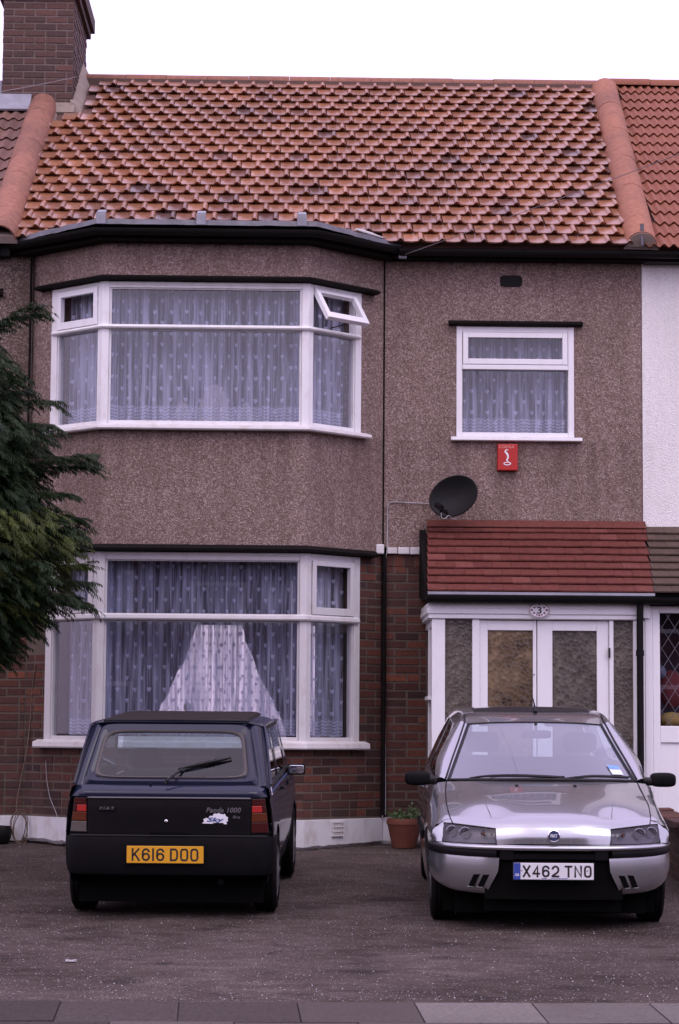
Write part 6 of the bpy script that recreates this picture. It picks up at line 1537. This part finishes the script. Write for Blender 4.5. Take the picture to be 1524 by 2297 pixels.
def frond(base, d, up, L_, m):
    """flat drooping spray of narrow scale-leaved twigs"""
    d = d.normalized(); side = d.cross(up).normalized(); n = 7; p = base.copy(); dirn = d.copy(); st = L_ / n
    prevp = p.copy()
    for k in range(n):
        dirn = (dirn + Vector((0, 0, -.085))).normalized(); q = p + dirn * st
        wv = side * .0035
        leaf.add([p - wv, p + wv, q + wv * .6, q - wv * .6], [(0, 1, 2, 3)], m)
        for s_ in (1, -1):
            ln = L_ * (.38 - .035 * k) * tr.uniform(.55, 1.35)
            if ln < .012: ln = .012
            dd_ = (dirn * .75 + side * s_ * .72 + Vector((0, 0, tr.uniform(-.32, .05)))).normalized()
            w_ = dirn * (.0058 + .0025 * tr.random()); a = q
            e1 = a + dd_ * ln * .55 + Vector((0, 0, -.006)); e2 = a + dd_ * ln + Vector((0, 0, -.022))
            leaf.add([a - w_ * .7, a + w_ * .7, e1 + w_, e1 - w_, e2], [(0, 1, 2, 3), (3, 2, 4)], m)
            for t_ in (.35, .65):
                bb_ = a + dd_ * ln * t_; d3 = (dirn + dd_ * .45 + Vector((0, 0, tr.uniform(-.35, 0)))).normalized(); l3 = ln * .45; w3 = dd_ * .0042
                leaf.add([bb_ - w3, bb_ + w3, bb_ + d3 * l3], [(0, 1, 2)], m)
        p = q
    # tip
    leaf.add([p - side * .004, p + side * .004, p + dirn * st * 1.4], [(0, 1, 2)], m)
def limb(h, az, L_, rise, droop, m, dens=1.0, sub=True):
    base = Vector((TX, TY, h)); d = Vector((math.cos(az), math.sin(az), rise)).normalized(); pts = [base]; n = 12; p = base.copy()
    for k in range(n):
        d = (d + Vector((tr.uniform(-.03, .03), tr.uniform(-.03, .03), -droop / n * (k / n) * 2 + (.03 if k < 5 else 0)))).normalized(); p = p + d * (L_ / n); pts.append(p.copy())
    limbs.tube(pts, [lerp(.016, .002, k / n) for k in range(n + 1)], 5)
    ns = int(36 * L_ * dens)
    for k in range(ns):
        t = .22 + .78 * (k + tr.random()) / ns; i = min(int(t * n), n - 1); q = pts[i].lerp(pts[i + 1], t * n - i); dd_ = (pts[i + 1] - pts[i]).normalized()
        sd = dd_.cross(Vector((0, 0, 1))).normalized(); s_ = 1 if k % 2 else -1
        fd = (dd_ * tr.uniform(.5, 1.1) + sd * s_ * tr.uniform(.3, .95) + Vector((0, 0, tr.uniform(-.25, .35))))
        up = Vector((tr.uniform(-.35, .35), tr.uniform(-.35, .35), 1)).normalized()
        frond(q, fd, up, tr.uniform(.12, .22) * (1.12 - .40 * t), m if tr.random() < .93 else 0)
    for _ in range(4): frond(pts[-2], d + Vector((tr.uniform(-.2, .2), tr.uniform(-.2, .2), tr.uniform(-.2, .2))), Vector((0, 0, 1)), tr.uniform(.16, .26), m)
# limbs the photograph lets one follow: height at trunk, azimuth, length, rise, droop
for (h, az, L_, ri, dr, m) in [(3.75, -.22, 1.18, .95, .70, 0), (3.85, -.05, 1.10, .80, .70, 0), (3.55, -.55, .95, .65, .75, 0), (3.45, .2, .9, .5, .5, 0), (3.42, -.15, 1.12, .33, .60, 0), (3.22, -.35, 1.20, .30, .60, 0), (3.12, .25, 1.15, .18, .45, 0), (2.98, -.05, 1.35, .22, .48, 0), (2.95, -.25, 1.46, .16, .26, 0),
        (2.90, .1, 1.40, .20, .35, 0), (2.75, -.3, 1.30, .15, .45, 0), (2.62, .05, 1.30, .12, .40, 0), (2.5, .3, 1.2, .2, .4, 0), (2.45, -.2, 1.18, .15, .35, 0), (2.32, .15, 1.24, .22, .15, 1), (2.28, -.05, 1.30, .20, .18, 1), (2.18, .3, 1.33, .20, .15, 1), (2.15, -.30, 1.17, .22, .2, 1), (2.05, .05, 1.37, .20, .15, 1), (2.20, .45, 1.30, .2, .2, 1),
        (2.12, -.5, 1.28, .25, .50, 0), (2.02, -.2, 1.45, .20, .55, 0), (1.98, -.4, 1.42, .15, .5, 0), (1.9, .1, 1.38, .18, .5, 0), (1.95, -.15, 1.30, .14, .40, 0), (1.9, -.45, 1.05, .14, .40, 0), (1.85, .2, .95, .14, .35, 0), (1.80, -.3, .85, .14, .3, 0), (2.05, -.8, 1.0, .2, .5, 0), (2.6, -.8, 1.0, .2, .5, 0)]:
    limb(h, az, L_, ri, dr, m, 1.15)
for k in range(95):
    h = tr.uniform(1.75, 3.7); az = tr.uniform(-1.7, 1.7); lim = interp(h, [(1.75, .70), (2.0, 1.08), (2.6, 1.05), (3.0, .95), (3.7, .75)])
    limb(h, az, lim * tr.uniform(.7, 1.0), tr.uniform(.05, .3), tr.uniform(.3, .6), 1 if (2.0 < h < 2.35 and tr.random() < .4) else 0, .95)
for k in range(40):
    h = tr.uniform(1.5, 4.6); az = tr.uniform(1.7, 4.6); limb(h, az, interp(h, [(1.4, 1.1), (3.0, .9), (4.6, .3)]) * tr.uniform(.7, 1), .2, .4, 0, .45)
prof_R = [(1.60, .70), (1.8, .92), (2.0, 1.16), (2.12, 1.24), (2.2, 1.28), (2.45, 1.26), (2.7, 1.38), (2.9, 1.06), (3.1, .98), (3.3, 1.06), (3.42, 1.10), (3.6, 1.0), (3.9, .95), (4.15, .80), (4.4, .5)]
for k in range(7000):
    h = tr.uniform(1.62, 4.25); az = tr.uniform(-2.1, 1.3); R0 = interp(h, prof_R) * (1 + .16 * noise.noise((az * 2.5, h * 3.2, 8)))
    r0_ = R0 * (tr.uniform(.35, .93) if h < 3.5 else tr.uniform(.2, .75)); q = Vector((TX + r0_ * math.cos(az), TY + r0_ * math.sin(az), h))
    fd = Vector((math.cos(az) + tr.uniform(-.5, .5), math.sin(az) + tr.uniform(-.5, .5), tr.uniform(-.55, .15)))
    mm = 1 if (1.98 < h < 2.85 and r0_ > .62 * R0 and az > -1.2 and noise.noise((az * 3, h * 4, 2)) > .02) else 0
    frond(q, fd, Vector((tr.uniform(-.5, .5), tr.uniform(-.5, .5), 1)).normalized(), tr.uniform(.10, .20), mm)
B(limbs, 'branches', M_['bark'], conifer, smooth=60); B(leaf, 'crown', [M_['leaf_dark'], M_['leaf_new']], conifer)

# ------------------------------------------------------------------ litter on the drive
b = MB(); x, y = -1.265, -7.29; sc_ = ((-.040, -.018, .010), (.018, -.026, .006), (.042, .008, .016), (.0, .026, .010), (-.036, .016, .014))
b.poly([(x + a * .8, y + c * .8, gz(y) + h) for a, c, h in sc_]); b.poly([(x + a * .8, y + c * .8, gz(y) + .002) for a, c, h in sc_][::-1]); b.grid([[(x + a * .8, y + c * .8, gz(y) + .002) for a, c, h in sc_], [(x + a * .8, y + c * .8, gz(y) + h) for a, c, h in sc_]], closed=True)
M_['paper'] = plain('dirty_paper', (.34, .32, .33), .8, var=.3, scale=40)
tag(b.build('scrap_of_paper', M_['paper']), 'crumpled off-white scrap of paper lying on the tarmac', 'litter')
b = MB(); rows = []
for i in range(6):
    a = pi * i / 5 - pi / 2; rows.append([(-2.72 + .16 * math.cos(a) * math.cos(t) * (1 + .25 * noise.noise((t, i, 1))), -1.75 + .14 * math.cos(a) * math.sin(t), gz(-1.75) + .05 + .085 * math.sin(a)) for t in [2 * pi * j / 10 for j in range(10)]])
b.grid(rows, closed=True); tag(b.build('garden_stone', M_['cement'], smooth=30), 'rough brown stone at the left edge of the drive', 'stone')
